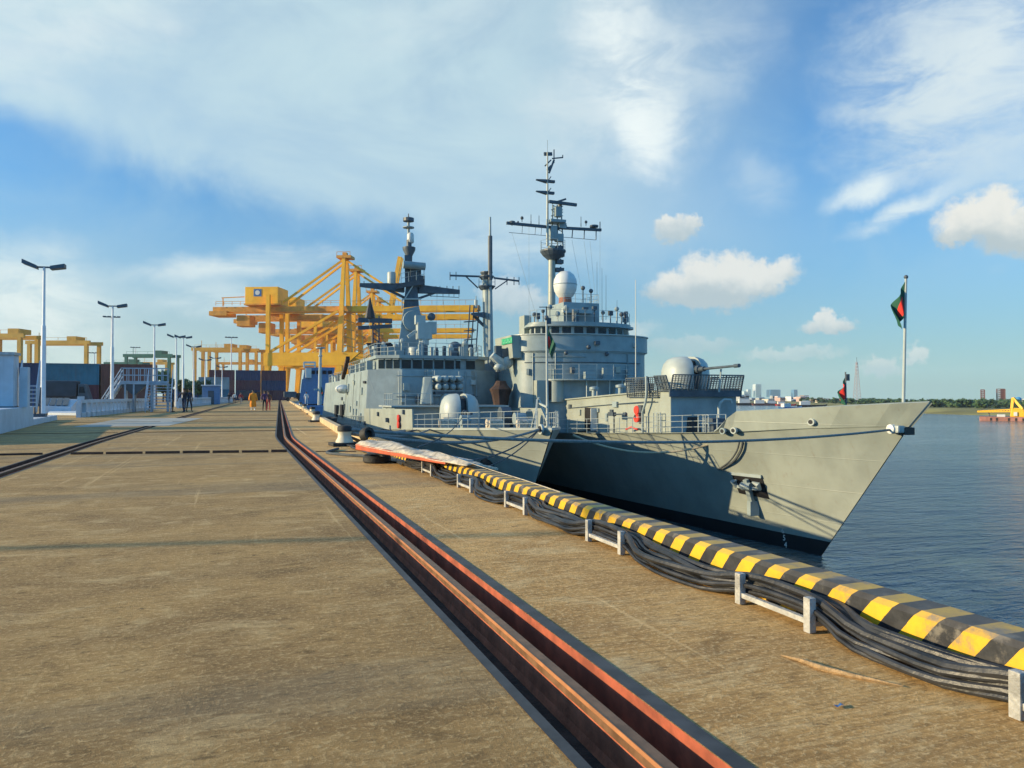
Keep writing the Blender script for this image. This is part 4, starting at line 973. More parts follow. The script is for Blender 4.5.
pipe(fr, [(-2.66, 17.4, .95), (-2.68, 22, .75), (-2.68, 31, .3)], .03, 'ship_d', 'cable_run')
for x, y in ((-2.0, 22), (-1.4, 24.5), (.3, 26), (-2.1, 27.4), (-1.2, 29.4), (1.2, 23)):
    z = tz(x, y) + .09; MB().lathe((x, y, z), [(.16, 0), (.16, .5), (.34, .55), (.34, .72), (.1, .78)], 12).build('vent', M['ship_b'], fr, smooth=True)
# ================= the nearer ship, alongside the quay =================
G = Frame((15.0, 34.6, 0), 0.02)
co = empty('corvette', G.o, G.rz, 'smaller grey warship alongside the quay, round gun and eight launcher tubes before its bridge', 'warship')
gz = [(0, -0.45), (10, -.82), (24, -1.33), (40, -1.7), (95, -1.8)]
GH = Hull(84, [(0, 0), (1, .75), (3, 1.75), (7, 3.2), (12, 4.5), (18, 5.4), (26, 5.9), (70, 5.9), (84, 4.9)],
          [(0, 0), (5, .9), (10, 1.8), (20, 3.6), (35, 5.2), (50, 5.5), (84, 4.6)], gz, lambda z: 0.0 + (-0.45 - z) * 0.81, 0.9)
GH.loft(None, -5.75, 10).build('hull', M['ship'], co, smooth=True, angle=25)
GH.loft(-5.75, -8.4, 3).build('boot_top', M['boot'], co, smooth=True, angle=25)
GH.deck().build('deck', M['deck'], co)
for side in (-1, 1):     # low toe rail at the deck edge
    rows = [[GH.pt(u, GH.deckz(u), side), (GH.pt(u, GH.deckz(u), side)[0] + side * .02, GH.pt(u, 0, 1)[1] * 0 + GH.pt(u, GH.deckz(u), side)[1], GH.deckz(u) + .12)] for u in (0, .5, 1, 2, 3, 5, 7, 9, 12, 15, 18)]
    b = MB().sheet(rows).build('toe_rail', M['ship_l'], co); md = b.modifiers.new('thickness', 'SOLIDIFY'); md.thickness = .05
    sp = [(side * (GH.half(y) - .1), y, GH.deckz(y)) for y in (.8, 2, 4, 6, 8, 10, 13.2)]
    guardrail(co, M['ship_l'], sp, 1.0, 1.3, 3, .02)
MB().lathe((-.42, .55, -.42), [(.20, -.05), (.34, -.05), (.34, .05), (.20, .05)], 14, axis='x', sy=.8).build('mooring_chock', M['ship_l'], co, smooth=True)
MB().lathe((-.46, .55, -.42), [(.21, -.05), (.21, .05)], 12, axis='x', sy=.8).build('chock_opening', M['boot'], co)
# dark fender on the side of the bow
def gon(px, py, x): return G.on(px, py, x=x)
# port bulwark with a life ring
ys = [12.6, 16, 20, 25.5]
for side in (-1, 1):
    rows = [[(side * (GH.half(y) - .02), y, GH.deckz(y)), (side * (GH.half(y) + .02), y, .42 - .012 * (y - 12.6))] for y in ys]
    b = MB().sheet(rows).build('waist_bulwark', M['ship'], co); md = b.modifiers.new('thickness', 'SOLIDIFY'); md.thickness = .1
q = gon(399, 421.5, -5.0)
for dzz in (.22, -.22):
    o = MB().lathe((-GH.half(q.y) - .1, q.y, q.z + dzz), [(.10, -.05), (.26, -.05), (.29, 0), (.26, .05), (.10, .05)], 16, axis='x', sy=.9).build('life_ring', M['red'], co, smooth=True)
for px, py in ((382, 414), (397, 412), (388, 420), (372, 423)):
    q = gon(px, py, -5.3); MB().box((-GH.half(q.y) - .05, q.y, q.z), (.16, .35, .3)).build('bulwark_fitting', M['ship_d'], co)
# launcher platform, gun, launcher
MB().prism([(-4.3, 20.6), (4.3, 20.6), (4.6, 24.4), (-4.6, 24.4)], -1.6, .42).build('platform_house', M['ship_b'], co, bevel=.03)
MB().prism([(-4.6, 20.2), (4.6, 20.2), (4.9, 24.2), (-4.9, 24.2)], .424, .54).build('launcher_platform', M['ship_l'], co)
guardrail(co, M['ship_l'], [(-4.5, 24, .54), (-4.5, 20.3, .54), (-1.6, 20.3, .54)], .9, .9, 2, .02)
gun_turret(co, (.0, 17.9), 1.42, 2.45, -1.0, (3.1, .42, .02), M['ship_l'])
L0 = G.on(449, 383, y=21.6)
la = empty('rocket_launcher', (L0.x, 21.9, 0)); la.parent = co; KIDS.setdefault(co.name, []).append(la)
MB().lathe((0, 0, .54), [(.75, 0), (.7, .45), (.55, .75), (.5, .9)], 16).build('pedestal', M['ship_l'], la, smooth=True)
MB().bb(-1.08, 1.12, -.35, 1.0, 1.38, 1.62).build('cradle', M['ship_d'], la, bevel=.03)
for r_ in range(2):
    for c_ in range(4):
        x = -.87 + .58 * c_; z = 1.98 + .62 * r_
        o = MB().lathe((x, 0, z), [(.02, -.72), (.16, -.68), (.255, -.5), (.265, .9), (.02, .92)], 14, axis='y').build('launch_tube', M['ship_l' if c_ == 0 else 'ship_b'], la, smooth=True)
MB().bb(-1.2, 1.18, -.1, .9, 2.26, 2.32).build('tube_rack', M['ship_d'], la)
MB().hexa([(-2.2, -.2, .62), (-1.3, -.5, .62), (-1.25, .8, .62), (-2.1, .8, .62), (-1.95, -.1, 2.75), (-1.35, -.4, 2.75), (-1.3, .7, 2.75), (-1.85, .7, 2.75)]).build('blast_shield', M['ship_b'], la, bevel=.1)
MB().cyl((-1.15, -.3, 2.9), (-1.15, -.3, 3.25), .03).build('sight', M['ship_l'], la); MB().cyl((.8, -.3, 2.9), (.8, -.3, 3.2), .03).build('sight', M['ship_l'], la)
# bridge block, sides leaning in
def taper(poly, z0, z1, k, cy): return MB().rings([[(x, y, z0) for x, y in poly], [(x * k, cy + (y - cy) * k, z1) for x, y in poly]])
pl = [(-5.75, 26.0), (-3.05, 24.4), (3.05, 24.4), (5.75, 26.0), (5.75, 46), (-5.75, 46)]
taper(pl, -1.7, 3.42, .95, 36).build('superstructure', M['ship_b'], co, bevel=.04)
wp = [(-4.6, 26.6), (-2.95, 25.45), (3.4, 25.45), (4.6, 26.6), (4.6, 36), (-4.6, 36)]
MB().prism(wp, 3.424, 4.34).build('wheelhouse', M['ship_b'], co)
MB().prism([(x * 1.05, 44 + (y - 44) * 1.015) for x, y in wp], 4.344, 4.60).build('wheelhouse_roof', M['ship_b'], co)
def win(a, b, z0, z1, out):
    a = Vector(a); b = Vector(b); o = Vector(out); mb = MB()
    A_ = [a, b, b + o * .04, a + o * .04]
    w = mb.hexa([(p.x, p.y, z0) for p in A_] + [(p.x, p.y, z1) for p in A_]).build('bridge_window', M['glass'], co)
    MB().hexa([(p.x + o.x * d, p.y + o.y * d, z1 + .02) for p, d in zip([a, b, b, a], (.0, .0, .22, .22))] + [(p.x + o.x * d, p.y + o.y * d, z1 + .09) for p, d in zip([a, b, b, a], (.0, .0, .2, .2))]).build('eyebrow', M['ship_l'], w)
for i in range(7):
    x = -2.95 + 6.35 * i / 7
    if i == 5: win((x + .1, 25.45, 0), (x + .5, 25.45, 0), 3.55, 4.2, (0, -1, 0)); continue
    win((x + .1, 25.45, 0), (x + .87, 25.45, 0), 3.52, 4.22, (0, -1, 0))
A0, A1 = Vector((-4.6, 26.6, 0)), Vector((-2.95, 25.45, 0)); on_ = Vector((-1.15, -1.65, 0)).normalized()
for i in range(3): win(A0.lerp(A1, (i + .12) / 3), A0.lerp(A1, (i + .88) / 3), 3.52, 4.22, on_)
# bridge roof clutter
guardrail(co, M['ship_l'], [(-4.7, 34, 4.6), (-4.7, 28, 4.6), (-3.4, 25.6, 4.6), (3.4, 25.6, 4.6), (4.7, 28, 4.6), (4.7, 34, 4.6)], 1.05, 1.1, 3, .022)
rnd = random.Random(11)
for i in range(22):
    x = -4.2 + 8.4 * i / 21 + rnd.uniform(-.15, .15); y = rnd.uniform(26.2, 30); h = rnd.uniform(.4, 1.3)
    mb = MB(); mb.box((x, y, 4.6 + h / 2), (rnd.uniform(.2, .6), .4, h))
    if rnd.random() < .5: mb.ball((x, y, 4.6 + h + .1), rnd.uniform(.15, .3), 8, 6)
    mb.build(rnd.choice(['roof_locker', 'signal_lamp', 'vent']), M[rnd.choice(['ship_b', 'ship_d', 'ship_b', 'ship_l'])], co, bevel=.02)
for px, r_ in ((455, .62), (463, .45)):
    q = G.on(px, 345, y=29); MB().ball((q.x, 29, q.z - .3), r_, 12, 8).build('covered_director', M['ship_d'], co, smooth=True)
# fire control director
y0 = 30.5
def dp(px, py): return G.on(px, py, y=y0)
fd = MB().lathe((dp(415, 345).x, y0, 4.6), [(.62, 0), (.58, .9), (.5, 1.0)], 14).build('director', M['ship_l'], co, smooth=True)
mb = MB(); c = dp(417, 330); mb.bar(dp(408, 337), dp(416, 331), .3); mb.box(dp(424, 331), (1.3, .9, 1.5)); mb.box(dp(420, 320), (.9, .6, .8)); mb.box(dp(432, 328), (.7, .8, 1.1)); mb.cyl(dp(424, 345), dp(424, 338), .45, n=12); mb.build('director_head', M['ship_l'], fd, bevel=.03)
MB().lathe((dp(431, 317).x, y0 - .2, dp(431, 317).z), [(.02, -.2), (.35, -.1), (.35, .2), (.02, .25)], 12, axis='y').build('director_dish', M['ship_d'], fd)
# main mast
gm = 34.4
def gp(px, py, dy=0.0): return G.on(px, py, y=gm + dy)
mb = MB(); w = 1.1
mb.hexa([gp(397, 352, -w), gp(428, 352, -w), gp(428, 352, w), gp(397, 352, w), gp(403.5, 309, -w * .7), gp(419, 306, -w * .7), gp(419, 306, w * .7), gp(403.5, 309, w * .7)])
mm = mb.build('main_mast', M['ship_b'], co, bevel=.08)
MB().lathe((gp(411, 322).x, gm - 1.05, gp(411, 322).z), [(.02, -.12), (.95, -.06), (1.0, .06), (.02, .2)], 18, axis='y').build('round_panel', M['ship_b'], mm, smooth=True)
mb = MB(); mb.hexa([gp(403.5, 308, -.7), gp(419, 306, -.7), gp(419, 306, .7), gp(403.5, 308, .7), gp(406, 283, -.5), gp(417, 283, -.5), gp(417, 283, .5), gp(406, 283, .5)]); mb.build('mast_trunk', M['ship_d'], mm)
mb = MB(); mb.bar(gp(402, 299, -.75), gp(421, 299, -.75), .12); mb.bar(gp(402, 309, -.75), gp(402, 299, -.75), .1); mb.bar(gp(404, 300, -.75), gp(414, 284, -.75), .1); mb.build('mast_rail', M['ship_l'], mm)
MB().hexa([gp(396, 289, -.9), gp(424, 284, -.9), gp(424, 284, .9), gp(396, 289, .9), gp(401, 283, -1), gp(424, 279, -1), gp(424, 279, 1), gp(401, 283, 1)]).build('mast_platform', M['ship_d'], mm)
guardrail(mm, M['ship_b'], [gp(401, 283, -1), gp(424, 279, -1)], .9, .7, 2, .025)
def arm(a, b, wa, wb, name='yard_arm'):
    a = Vector(a); b = Vector(b)
    return MB().hexa([a + Vector((0, -.3, -wa)), b + Vector((0, -.14, -wb)), b + Vector((0, .14, -wb)), a + Vector((0, .3, -wa)), a + Vector((0, -.3, wa)), b + Vector((0, -.14, wb)), b + Vector((0, .14, wb)), a + Vector((0, .3, wa))]).build(name, M['ship_d'], mm)
arm(gp(404, 288), gp(359.5, 285), .42, .16); arm(gp(418, 289), gp(459.5, 292), .40, .2)
mb = MB(); mb.bar(gp(405, 298), gp(380, 286), .22); mb.bar(gp(417, 299), gp(440, 291), .22); mb.build('yard_brace', M['ship_d'], mm)
mb = MB(); mb.cyl(gp(430, 296), gp(459, 297.5), .03, n=5)
for px in (431, 437, 443, 449, 454, 459): mb.cyl(gp(px, 291 if px > 440 else 290), gp(px, 297), .025, n=4)
for px in (364, 372, 430, 436, 440, 447, 453, 459): mb.cyl(gp(px, 285 + (px > 400) * 5), gp(px, 281 + (px > 400) * 5), .04, n=5)
mb.build('yard_rail', M['ship_d'], mm)
MB().lathe(gp(391.5, 284), [(.38, 0), (.4, .2), (.4, 1.0), (.36, 1.1)], 14).build('drum_antenna', M['ship_l'], mm, smooth=True)
mb = MB(); mb.hexa([gp(405, 284, -.4), gp(413, 284, -.4), gp(413, 284, .4), gp(405, 284, .4), gp(404.5, 255, -.35), gp(411, 255, -.35), gp(411, 255, .35), gp(404.5, 255, .35)])
for px, py, s in ((414, 277, .8), (416, 282, .7), (421, 281, .6), (418, 274, .5), (413, 269, .6)): mb.box(gp(px, py, -.2), (s, s, s * 1.6))
mb.build('upper_mast', M['ship_d'], mm)
MB().tube([gp(403, 264.5, -.8), gp(425, 266.5, -.8)], .36, 12).build('radar_antenna', M['ship_b'], mm, smooth=True)
mb = MB(); c = gp(409, 258); mb.lathe((c.x, gm, c.z), [(.3, -.6), (.32, .2), (.6, .75), (.62, 1.0), (.25, 1.1), (.25, 1.7)], 12); mb.build('mast_cone', M['ship_d'], mm, smooth=True)
c = gp(410.5, 243); MB().lathe((c.x, gm, c.z), [(.26, 0), (.33, .1), (.33, .75), (.22, .95), (.01, 1.0)], 14).build('white_dome', M['white'], mm, smooth=True)
mb = MB(); c = gp(408.5, 233); mb.cyl((c.x, gm, c.z - .3), (c.x, gm, gp(408, 222).z), .12, n=8); mb.lathe((c.x, gm, gp(408, 229).z), [(.15, 0), (.55, .1), (.55, .18), (.15, .2)], 12); mb.build('pole', M['ship_b'], mm)
c = gp(408.5, 222); MB().lathe((c.x, gm, c.z), [(.3, 0), (.52, .06), (.52, .36), (.3, .42), (.06, .45), (.04, .8)], 14).build('masthead_drum', M['ship_d'], mm)
mb = MB(); 
for a_, b2 in (((365, 286), (372, 345)), ((443, 297), (447, 345)), ((437, 297), (436, 350)), ((404, 300), (399, 345)), ((459, 298), (462, 350))): mb.cyl(gp(*a_), gp(*b2), .012, n=4)
mb.build('signal_halyard', M['ship_b'], mm)
MB().lathe(gp(370, 318), [(.02, -.1), (.5, 0), (.4, .5), (.2, 1.2), (.05, 1.9)], 8).build('day_shape', M['boot'], mm)
# lattice aerial and ensign staffs on the after deckhouse
mb = MB()
for px in (373, 379): mb.bar(G.on(px, 352, y=46), G.on(px, 316, y=46), .14)
for py in range(318, 352, 5): mb.bar(G.on(373, py, y=46), G.on(379, py + 4, y=46), .1)
mb.bar(G.on(358, 320, y=46), G.on(392, 321, y=46), .3, .5); mb.bar(G.on(358, 328, y=46), G.on(392, 326, y=46), .3, .4); mb.build('lattice_aerial', M['ship_d'], co)
# lower after part on the port side: boat bay, funnel
taper([(-5.7, 46.02), (5.7, 46.02), (5.7, 66), (-5.7, 66)], -1.75, 2.9, .94, 46.02).build('after_house', M['ship_b'], co, bevel=.05)
MB().hexa([G.on(371, 357, y=42), G.on(400, 357, y=42), G.on(400, 357, y=46), G.on(371, 357, y=46), G.on(368, 346, y=42), G.on(396, 347, y=42), G.on(396, 347, y=46), G.on(368, 346, y=46)]).build('funnel', M['ship_b'], co)
MB().hexa([G.on(368, 346.5, y=41.9), G.on(396, 347.5, y=41.9), G.on(396, 347, y=46), G.on(368, 346, y=46), G.on(366, 343, y=42), G.on(390, 342, y=42), G.on(390, 342, y=46), G.on(366, 343, y=46)]).build('funnel_cap', M['boot'], co)
q = G.on(344, 389, x=-5.9); MB().ball((-6.0, q.y, q.z), .75, 12, 8, .6).build('covered_boat', M['white'], co, smooth=True).scale = (1, 1, 1)
MB().bar(G.on(343, 378, x=-5.6), G.on(348, 358, x=-5.6), .35).build('boat_crane', M['brown'], co)
for px in (336, 341.5):
    q = G.on(px, 411, x=-5.86); MB().bb(-5.95, -5.7, q.y - .9, q.y + .9, q.z - .6, q.z + .65).build('doorway', M['boot'], co)
guardrail(co, M['ship_l'], [(-5.5, 28, 3.42), (-5.5, 36, 3.42), (-5.5, 39, 3.42)], 1.0, 1.3, 3, .022)
for px, py in ((368, 362), (361, 365), (357, 363), (352, 367)): q = G.on(px, py, x=-5.2); MB().box((-5.1, q.y, 3.8), (.5, .7, .8)).build('roof_locker', M['ship_b'], co, bevel=.03)
MB().bb(-5.66, -5.58, 26.6, 27.8, 2.3, 2.5).build('louvre', M['boot'], co)
# forecastle fittings
for (x, y, w_, d_, h_, m_) in ((-1.1, 6.2, .8, .9, .55, 'canvas'), (.9, 6.4, .8, .9, .55, 'canvas'), (-2.0, 9.2, .5, .6, .8, 'ship_b'), (-.4, 3.4, .5, .5, .5, 'canvas'), (-2.4, 12.4, .9, .7, .6, 'canvas'), (-1.6, 14.6, .8, .6, .7, 'canvas'), (1.6, 9.4, .6, .6, .9, 'ship_b'), (2.0, 13.5, .6, .5, 1.3, 'ship_d'), (.2, 9.8, .7, .7, .5, 'canvas')):
    z = GH.deckz(y); mb = MB(); mb.box((x, y, z + h_ / 2), (w_, d_, h_)); mb.cyl((x - w_ * .6, y, z + h_ * .7), (x + w_ * .6, y, z + h_ * .7), h_ * .45, n=10); mb.build('windlass' if m_ == 'canvas' else 'bitts', M[m_], co, bevel=.03)
mb = MB(); z = GH.deckz(1.5); 
for a_, b2 in (((-.5, 1.2, z), (-.1, 1.9, z + 1.6)), ((.4, 1.3, z), (0, 1.9, z + 1.6)), ((0, 3, z), (0, 1.9, z + 1.7)), ((0, 1.9, z + 1.4), (0, .7, z + 1.2))): mb.bar(a_, b2, .09)
mb.build('staff_stay', M['ship_l'], co)
# jackstaff and its flag
b0 = G.on(547.5, 424, y=.95); b1 = G.on(546.5, 318, y=.95)
js = MB().tube([b0 - Vector((0, 0, .3)), b1], [.075, .05], 8).build('jackstaff', M['ship_l'], co)
mb = MB(); mb.ball(b1, .14, 8, 6); mb.box(b1 + Vector((.1, 0, -.15)), (.25, .2, .3)); mb.bar(b1 + Vector((-.4, 0, .55)), b1 + Vector((.4, 0, .58)), .04); mb.bar(b1, b1 + Vector((0, 0, .6)), .05); mb.build('staff_lamp', M['ship_d'], js)
flag('flag', G.W(b1 + Vector((.03, 0, -.45))), 16, 14, 1.55, 1.0, 'dark green flag with red disc on the slim bow staff of the smaller ship', 0.75, (.30, .42, .30), yaw=2.7)
# canvas shrouded launcher on the starboard side deck
q = G.on(501, 400, y=23)
cl = MB().lathe((q.x, 23, G.deckz if False else -1.3), [(.35, 0), (.5, 1.2), (.75, 2.6), (.95, 3.1), (.6, 3.4), (.4, 3.8)], 9).build('canvas_shroud', M['brown'], co)
mb = MB(); mb.tube([G.on(492, 355, y=23), G.on(500, 362, y=23), G.on(506, 368, y=23)], [.3, .45, .3], 9); mb.ball(G.on(507, 362, y=23), .55, 10, 7); mb.ball(G.on(499, 367, y=23), .5, 10, 7, .7); mb.build('decoy_launcher', M['ship_l'], co, smooth=True)
mb = MB(); mb.cyl(G.on(498, 372, y=23), G.on(500, 352, y=23), .2, n=8); mb.box(G.on(505, 353, y=23), (.8, .6, .7)); mb.box(G.on(498, 352, y=23), (.5, .5, 1.0)); mb.cyl(G.on(490, 362, y=23), G.on(498, 370, y=23), .12, n=8); mb.build('deck_crane', M['ship_d'], co)
guardrail(co, M['ship_l'], [(5.2, 14, -1), (5.5, 18, -1.1), (5.7, 23, -1.3)], 1, 1.4, 3, .02)
o = MB().lathe((0, 0, 0), [(.25, -.22), (.55, -.25), (.62, 0), (.55, .25), (.25, .22)], 18, axis='x').build('tyre_fender', M['black'], co, smooth=True)
q = G.on(493, 468, x=-3.3); yy = q.y
pt_ = GH.pt(yy - GH.stem(-3.0), -3.0, -1); q2 = None
for uu in [i * .25 for i in range(4, 80)]:
    P_ = Vector(GH.pt(uu, -2.9, -1)); W_ = G.W(P_); v = W_ - EYE; px = CX + F_PX * v.dot(RT) / v.dot(FW)
    if px < 493: q2 = P_; break
    q2 = P_
o.location = (q2.x - .28, q2.y, q2.z)

# ================= the blue ship astern and its mast =================
bsx = empty('patrol_ship', (13.6, 128, 0), 0, 'distant blue grey ship, only its bridge front and slim mast in view', 'ship')
def bp_(px, py, y=128): w_ = at(px, py, y=y); return w_ - Vector((13.6, 128, 0))
a, b_ = bp_(299, 405), bp_(332, 378)
M['shipblue'] = pmat('shaded_blue_ship_paint', (.10, .20, .36), .5, var=.12)  # blue of the shaded bridge front is put into this colour
MB().bb(a.x, b_.x + 1.5, 0, 30, -7, a.z + .01).build('hull', M['shipblue'], bsx, bevel=.3)
MB().hexa([bp_(299, 404), bp_(333, 404), bp_(333, 404, 150), bp_(301, 404, 150), bp_(302, 379), bp_(331, 379), bp_(331, 379, 150), bp_(303, 379, 150)]).build('superstructure', M['shipblue'], bsx)
MB().hexa([bp_(303, 379), bp_(333, 379), bp_(333, 379, 140), bp_(304, 379, 140), bp_(305, 367.5), bp_(335, 367.5), bp_(335, 367.5, 140), bp_(306, 367.5, 140)]).build('wheelhouse', M['shipblue'], bsx)
for px in (313, 318.5, 324.5, 330): MB().hexa([bp_(px - 2, 374, 127.9), bp_(px + 2, 374, 127.9), bp_(px + 2, 374, 128.2), bp_(px - 2, 374, 128.2), bp_(px - 2, 370.5, 127.8), bp_(px + 2, 370.5, 127.8), bp_(px + 2, 370.5, 128.2), bp_(px - 2, 370.5, 128.2)]).build('window', M['glass'], bsx)
mb = MB(); mb.box(bp_(308.5, 373, 127.6), (.9, .5, 1.6)); mb.bar(bp_(304, 368), bp_(304, 362), .25); mb.bar(bp_(315, 368), bp_(315, 362), .25); mb.bar(bp_(304, 362.5), bp_(315.5, 362.5), .3); mb.bar(bp_(304, 365.5), bp_(315, 365.5), .2); mb.build('signal_frame', M['white'], bsx)
mb = MB(); mb.tube([bp_(319.5, 405, 122), bp_(320.5, 349, 122)], [.32, .2], 8)
for py, w_ in ((349, 1.3), (357, .6), (365, .5), (372, .35)): mb.lathe(bp_(320.3, py, 122), [(w_ * .3, 0), (w_ * .55, .1), (w_ * .55, .28), (.1, .3)], 8)
mb.bar(bp_(314, 389.5, 122), bp_(320, 389, 122), .25); mb.build('mast', M['ship_l'], bsx)
flag('flag', at(321, 386, y=121.8), 10, 10, 1.5, 1.0, 'dark limp flag on the slim mast of the blue ship far astern', 0.7, (.6, .4, .25), yaw=2.9)

# ladders, pipes and lockers on the corvette's bridge front and sides
rnd = random.Random(31)
def cpipe(pts, r, mat, name='pipe'): return MB().tube(pts, r, 6).build(name, M[mat], co, smooth=True)
fy = lambda z: 24.4 + (36 - 24.4) * .05 * (z + 1.7) / 5.12 - .06
for x in (-3.2, -1.0, 2.4, 3.3): cpipe([(x, fy(.6), .6), (x, fy(3.3), 3.3)], .04, 'ship_b')
cpipe([(-3.4, fy(1.2), 1.2), (3.4, fy(1.2), 1.2)], .035, 'ship_d', 'cable_run'); cpipe([(-3.4, fy(2.9), 2.9), (3.4, fy(2.9), 2.9)], .03, 'ship_b', 'cable_run')
for x, z, w_, h_, m_ in ((-2.6, 2.0, .5, .6, 'ship_b'), (-1.7, 1.0, .4, .5, 'ship_d'), (1.6, 2.2, .6, .5, 'ship_b'), (2.8, 1.0, .5, .8, 'ship_d'), (3.0, 2.4, .4, .4, 'ship_l'), (-2.9, .9, .3, .3, 'ship_l')): MB().box((x, fy(z) - .08, z), (w_, .25, h_)).build('wall_locker', M[m_], co, bevel=.02)
mb = MB()
for s_ in (-.2, .2): mb.bar((-.6 + s_, fy(.5), .5), (-.6 + s_, fy(3.4), 3.4), .05)
for i in range(10): mb.bar((-.8, fy(.7 + i * .28), .7 + i * .28), (-.4, fy(.7 + i * .28), .7 + i * .28), .04)
mb.build('ladder', M['ship_l'], co)
for i in range(14):
    y = rnd.uniform(28.5, 44); z = rnd.uniform(-.9, 2.6); x = -5.75 * (1 - .05 * (z + 1.7) / 5.12) - .03
    MB().box((x, y, z), (.16, rnd.uniform(.3, 1.0), rnd.uniform(.25, .8))).build('wall_locker', M[rnd.choice(['ship_b', 'ship', 'ship_d'])], co, bevel=.02)
for y in (30, 34.5, 40): cpipe([(-5.72, y, -1.3), (-5.5, y, 3.3)], .05, 'ship')
guardrail(co, M['ship_l'], [(-GH.half(y) + .1, y, GH.deckz(y)) for y in (26, 30, 36, 42, 50, 60)], 1.0, 1.6, 3, .022)
for x, y in ((-4.2, 30), (-3, 32), (3.6, 31), (-4.4, 37), (-3.6, 41), (2.5, 38), (-4.6, 44)):
    MB().lathe((x, y, 3.42 if y > 36 else 4.6), [(.25, 0), (.25, .6), (.42, .7), (.42, .95), (.1, 1.05)], 12).build('vent', M[rnd.choice(['ship_b', 'ship_d'])], co, smooth=True)
for i in range(5): MB().bb(-5.3 + .02 * i, -4.6, 47 + i * 3.2, 48.6 + i * 3.2, 2.9, 3.5 + .25 * (i % 2)).build('deck_locker', M[['ship_b', 'ship_d', 'ship_l'][i % 3]], co, bevel=.03)
guardrail(co, M['ship_l'], [(-5.2, 46.5, 2.9), (-5.2, 62, 2.9)], 1.0, 1.5, 3, .022)
# ---------------------------------------------------------------- mooring lines
def rope(a, b, sag_, r, mat, label, name='mooring_rope', n=28, group='mooring lines'):
    a = Vector(a); b = Vector(b)
    pts = [a.lerp(b, i / n) - Vector((0, 0, sag_ * 4 * (i / n) * (1 - i / n))) for i in range(n + 1)]
    return tag(MB().tube(pts, r, 7).build(name, M[mat], smooth=True), label, 'rope', group)
BOL = Vector((2.66, 19.55, 0.40))
bowf = F.W((-.66, 1.35, -.13))
rope(BOL + Vector((.05, 0, .02)), bowf, .42, .05, 'rope_g', 'thick grey hawser stretched level from the nearest bollard to the fairlead at the raked bow')
chockB = F.W((-FH.half(7.2) - .12, 7.2, FH.deckz(7.2) + .30)); 
c740 = F.W(Vector((-FH.half(10.2) - .15, 10.2, FH.deckz(10.2) + .05)))
qq = at(817, 425, y=chockB.y); q7 = at(740, 432, y=c740.y)
rope(qq + Vector((-.05, -.1, 0)), q7 + Vector((-.1, -.1, .0)), .16, .055, 'rope_b', 'beige rope along the flare of the big bow between its two chocks')
g0 = G.W((.3, 1.5, -.35))
rope(q7 + Vector((-.1, -.1, -.05)), at(573, 435, y=37.5), 1.0, .06, 'rope_b', 'slack beige rope sagging between the bows of the two warships')
def pix_rope(pts, r, mat, label, cat='rope', name='mooring_rope', n=10):
    """smooth rope through places in the scene"""
    P = [Vector(p) for p in pts]; out = []
    ext = [P[0] * 2 - P[1]] + P + [P[-1] * 2 - P[-2]]
    for i in range(1, len(ext) - 2):
        p0, p1, p2, p3 = ext[i - 1:i + 3]
        for k in range(n):
            t = k / n
            out.append(0.5 * ((2 * p1) + (p2 - p0) * t + (2 * p0 - 5 * p1 + 4 * p2 - p3) * t * t + (3 * p1 - p0 - 3 * p2 + p3) * t ** 3))
    out.append(P[-1])
    return tag(MB().tube(out, r, 7).build(name, M[mat], smooth=True), label, cat, 'mooring lines')
def off_hull(px, py, e=.12):
    p, n = on_hull(px, py); return F.W(p + n * e)
pix_rope([off_hull(744, 440), off_hull(742, 450), off_hull(735, 460), off_hull(722, 469, .05)], .05, 'rope_d', 'outer of two dark ropes hanging in a loop from the chock beside the anchor')
pix_rope([off_hull(741, 440), off_hull(738, 450), off_hull(731, 460), off_hull(719, 469, .05)], .045, 'rope_d', 'inner of two dark ropes hanging in a loop from the chock beside the anchor')
gc = G.W((-.5, .55, -.42))
rope(BOL + Vector((0, .05, -.05)), gc, .45, .06, 'rope_g', 'grey hawser from the nearest bollard to the chock at the stem of the nearer ship')
rope(BOL + Vector((0, .02, -.12)), gc, 1.1, .035, 'rope_d', 'slack thin dark line hanging below the hawser in front of the nearer bow')
rope(BOL + Vector((0, .05, -.1)), gc, 1.5, .03, 'rope_d', 'slackest thin dark line drooping across the nearer bow')
rope(BOL + Vector((.1, .1, -.02)), G.W((-4.0, 10.2, -.80)), .25, .05, 'rope_g', 'grey line running from the nearest bollard to the foredeck rail of the nearer ship')
rope(Vector((3.74, 37.8, .42)), G.W((-5.5, 19.5, -1.2)), .35, .05, 'rope_g', 'grey line from the second bollard to the waist of the nearer ship')
rope(Vector((3.74, 37.8, .38)), G.W((-4.4, 12.0, -.9)), .5, .045, 'rope_d', 'dark line from the second bollard slanting forward to the nearer ship')
rope(BOL + Vector((.12, .12, .0)), G.W((-4.9, 13.5, -1.0)), .12, .09, 'rope_g', 'thick pale blue grey hawser leaving the nearest bollard over the kerb')
rope(G.W((-2.9, 6.5, .1)), at(418, 447, y=15.8), .25, .022, 'rope_d', 'thin dark line slanting from the rail of the nearer bow down to the kerb')
pix_rope([at(497, 469, y=13.0), at(470, 463, y=15.0), at(440, 455.0, y=17), at(470, 463.5, y=16.0)][:3], .03, 'canvas', 'thin white line over the back of the striped kerb beside the gangway')
pix_rope([at(440, 452.5, z=.45), at(490, 469.5, z=.27), at(525, 480.3, z=.262), at(560, 492, z=.26)], .005, 'canvas', 'thin white cord lying along the back edge of the striped kerb')
# loose lines on the quay near the bollard
pix_rope([(2.3, 18.2, .03), (1.9, 17.0, .03), (2.2, 16.2, .03), (2.6, 15.6, .03), (2.75, 14.6, .03)], .03, 'rope_d', 'dark line snaking over the apron in front of the gangway')

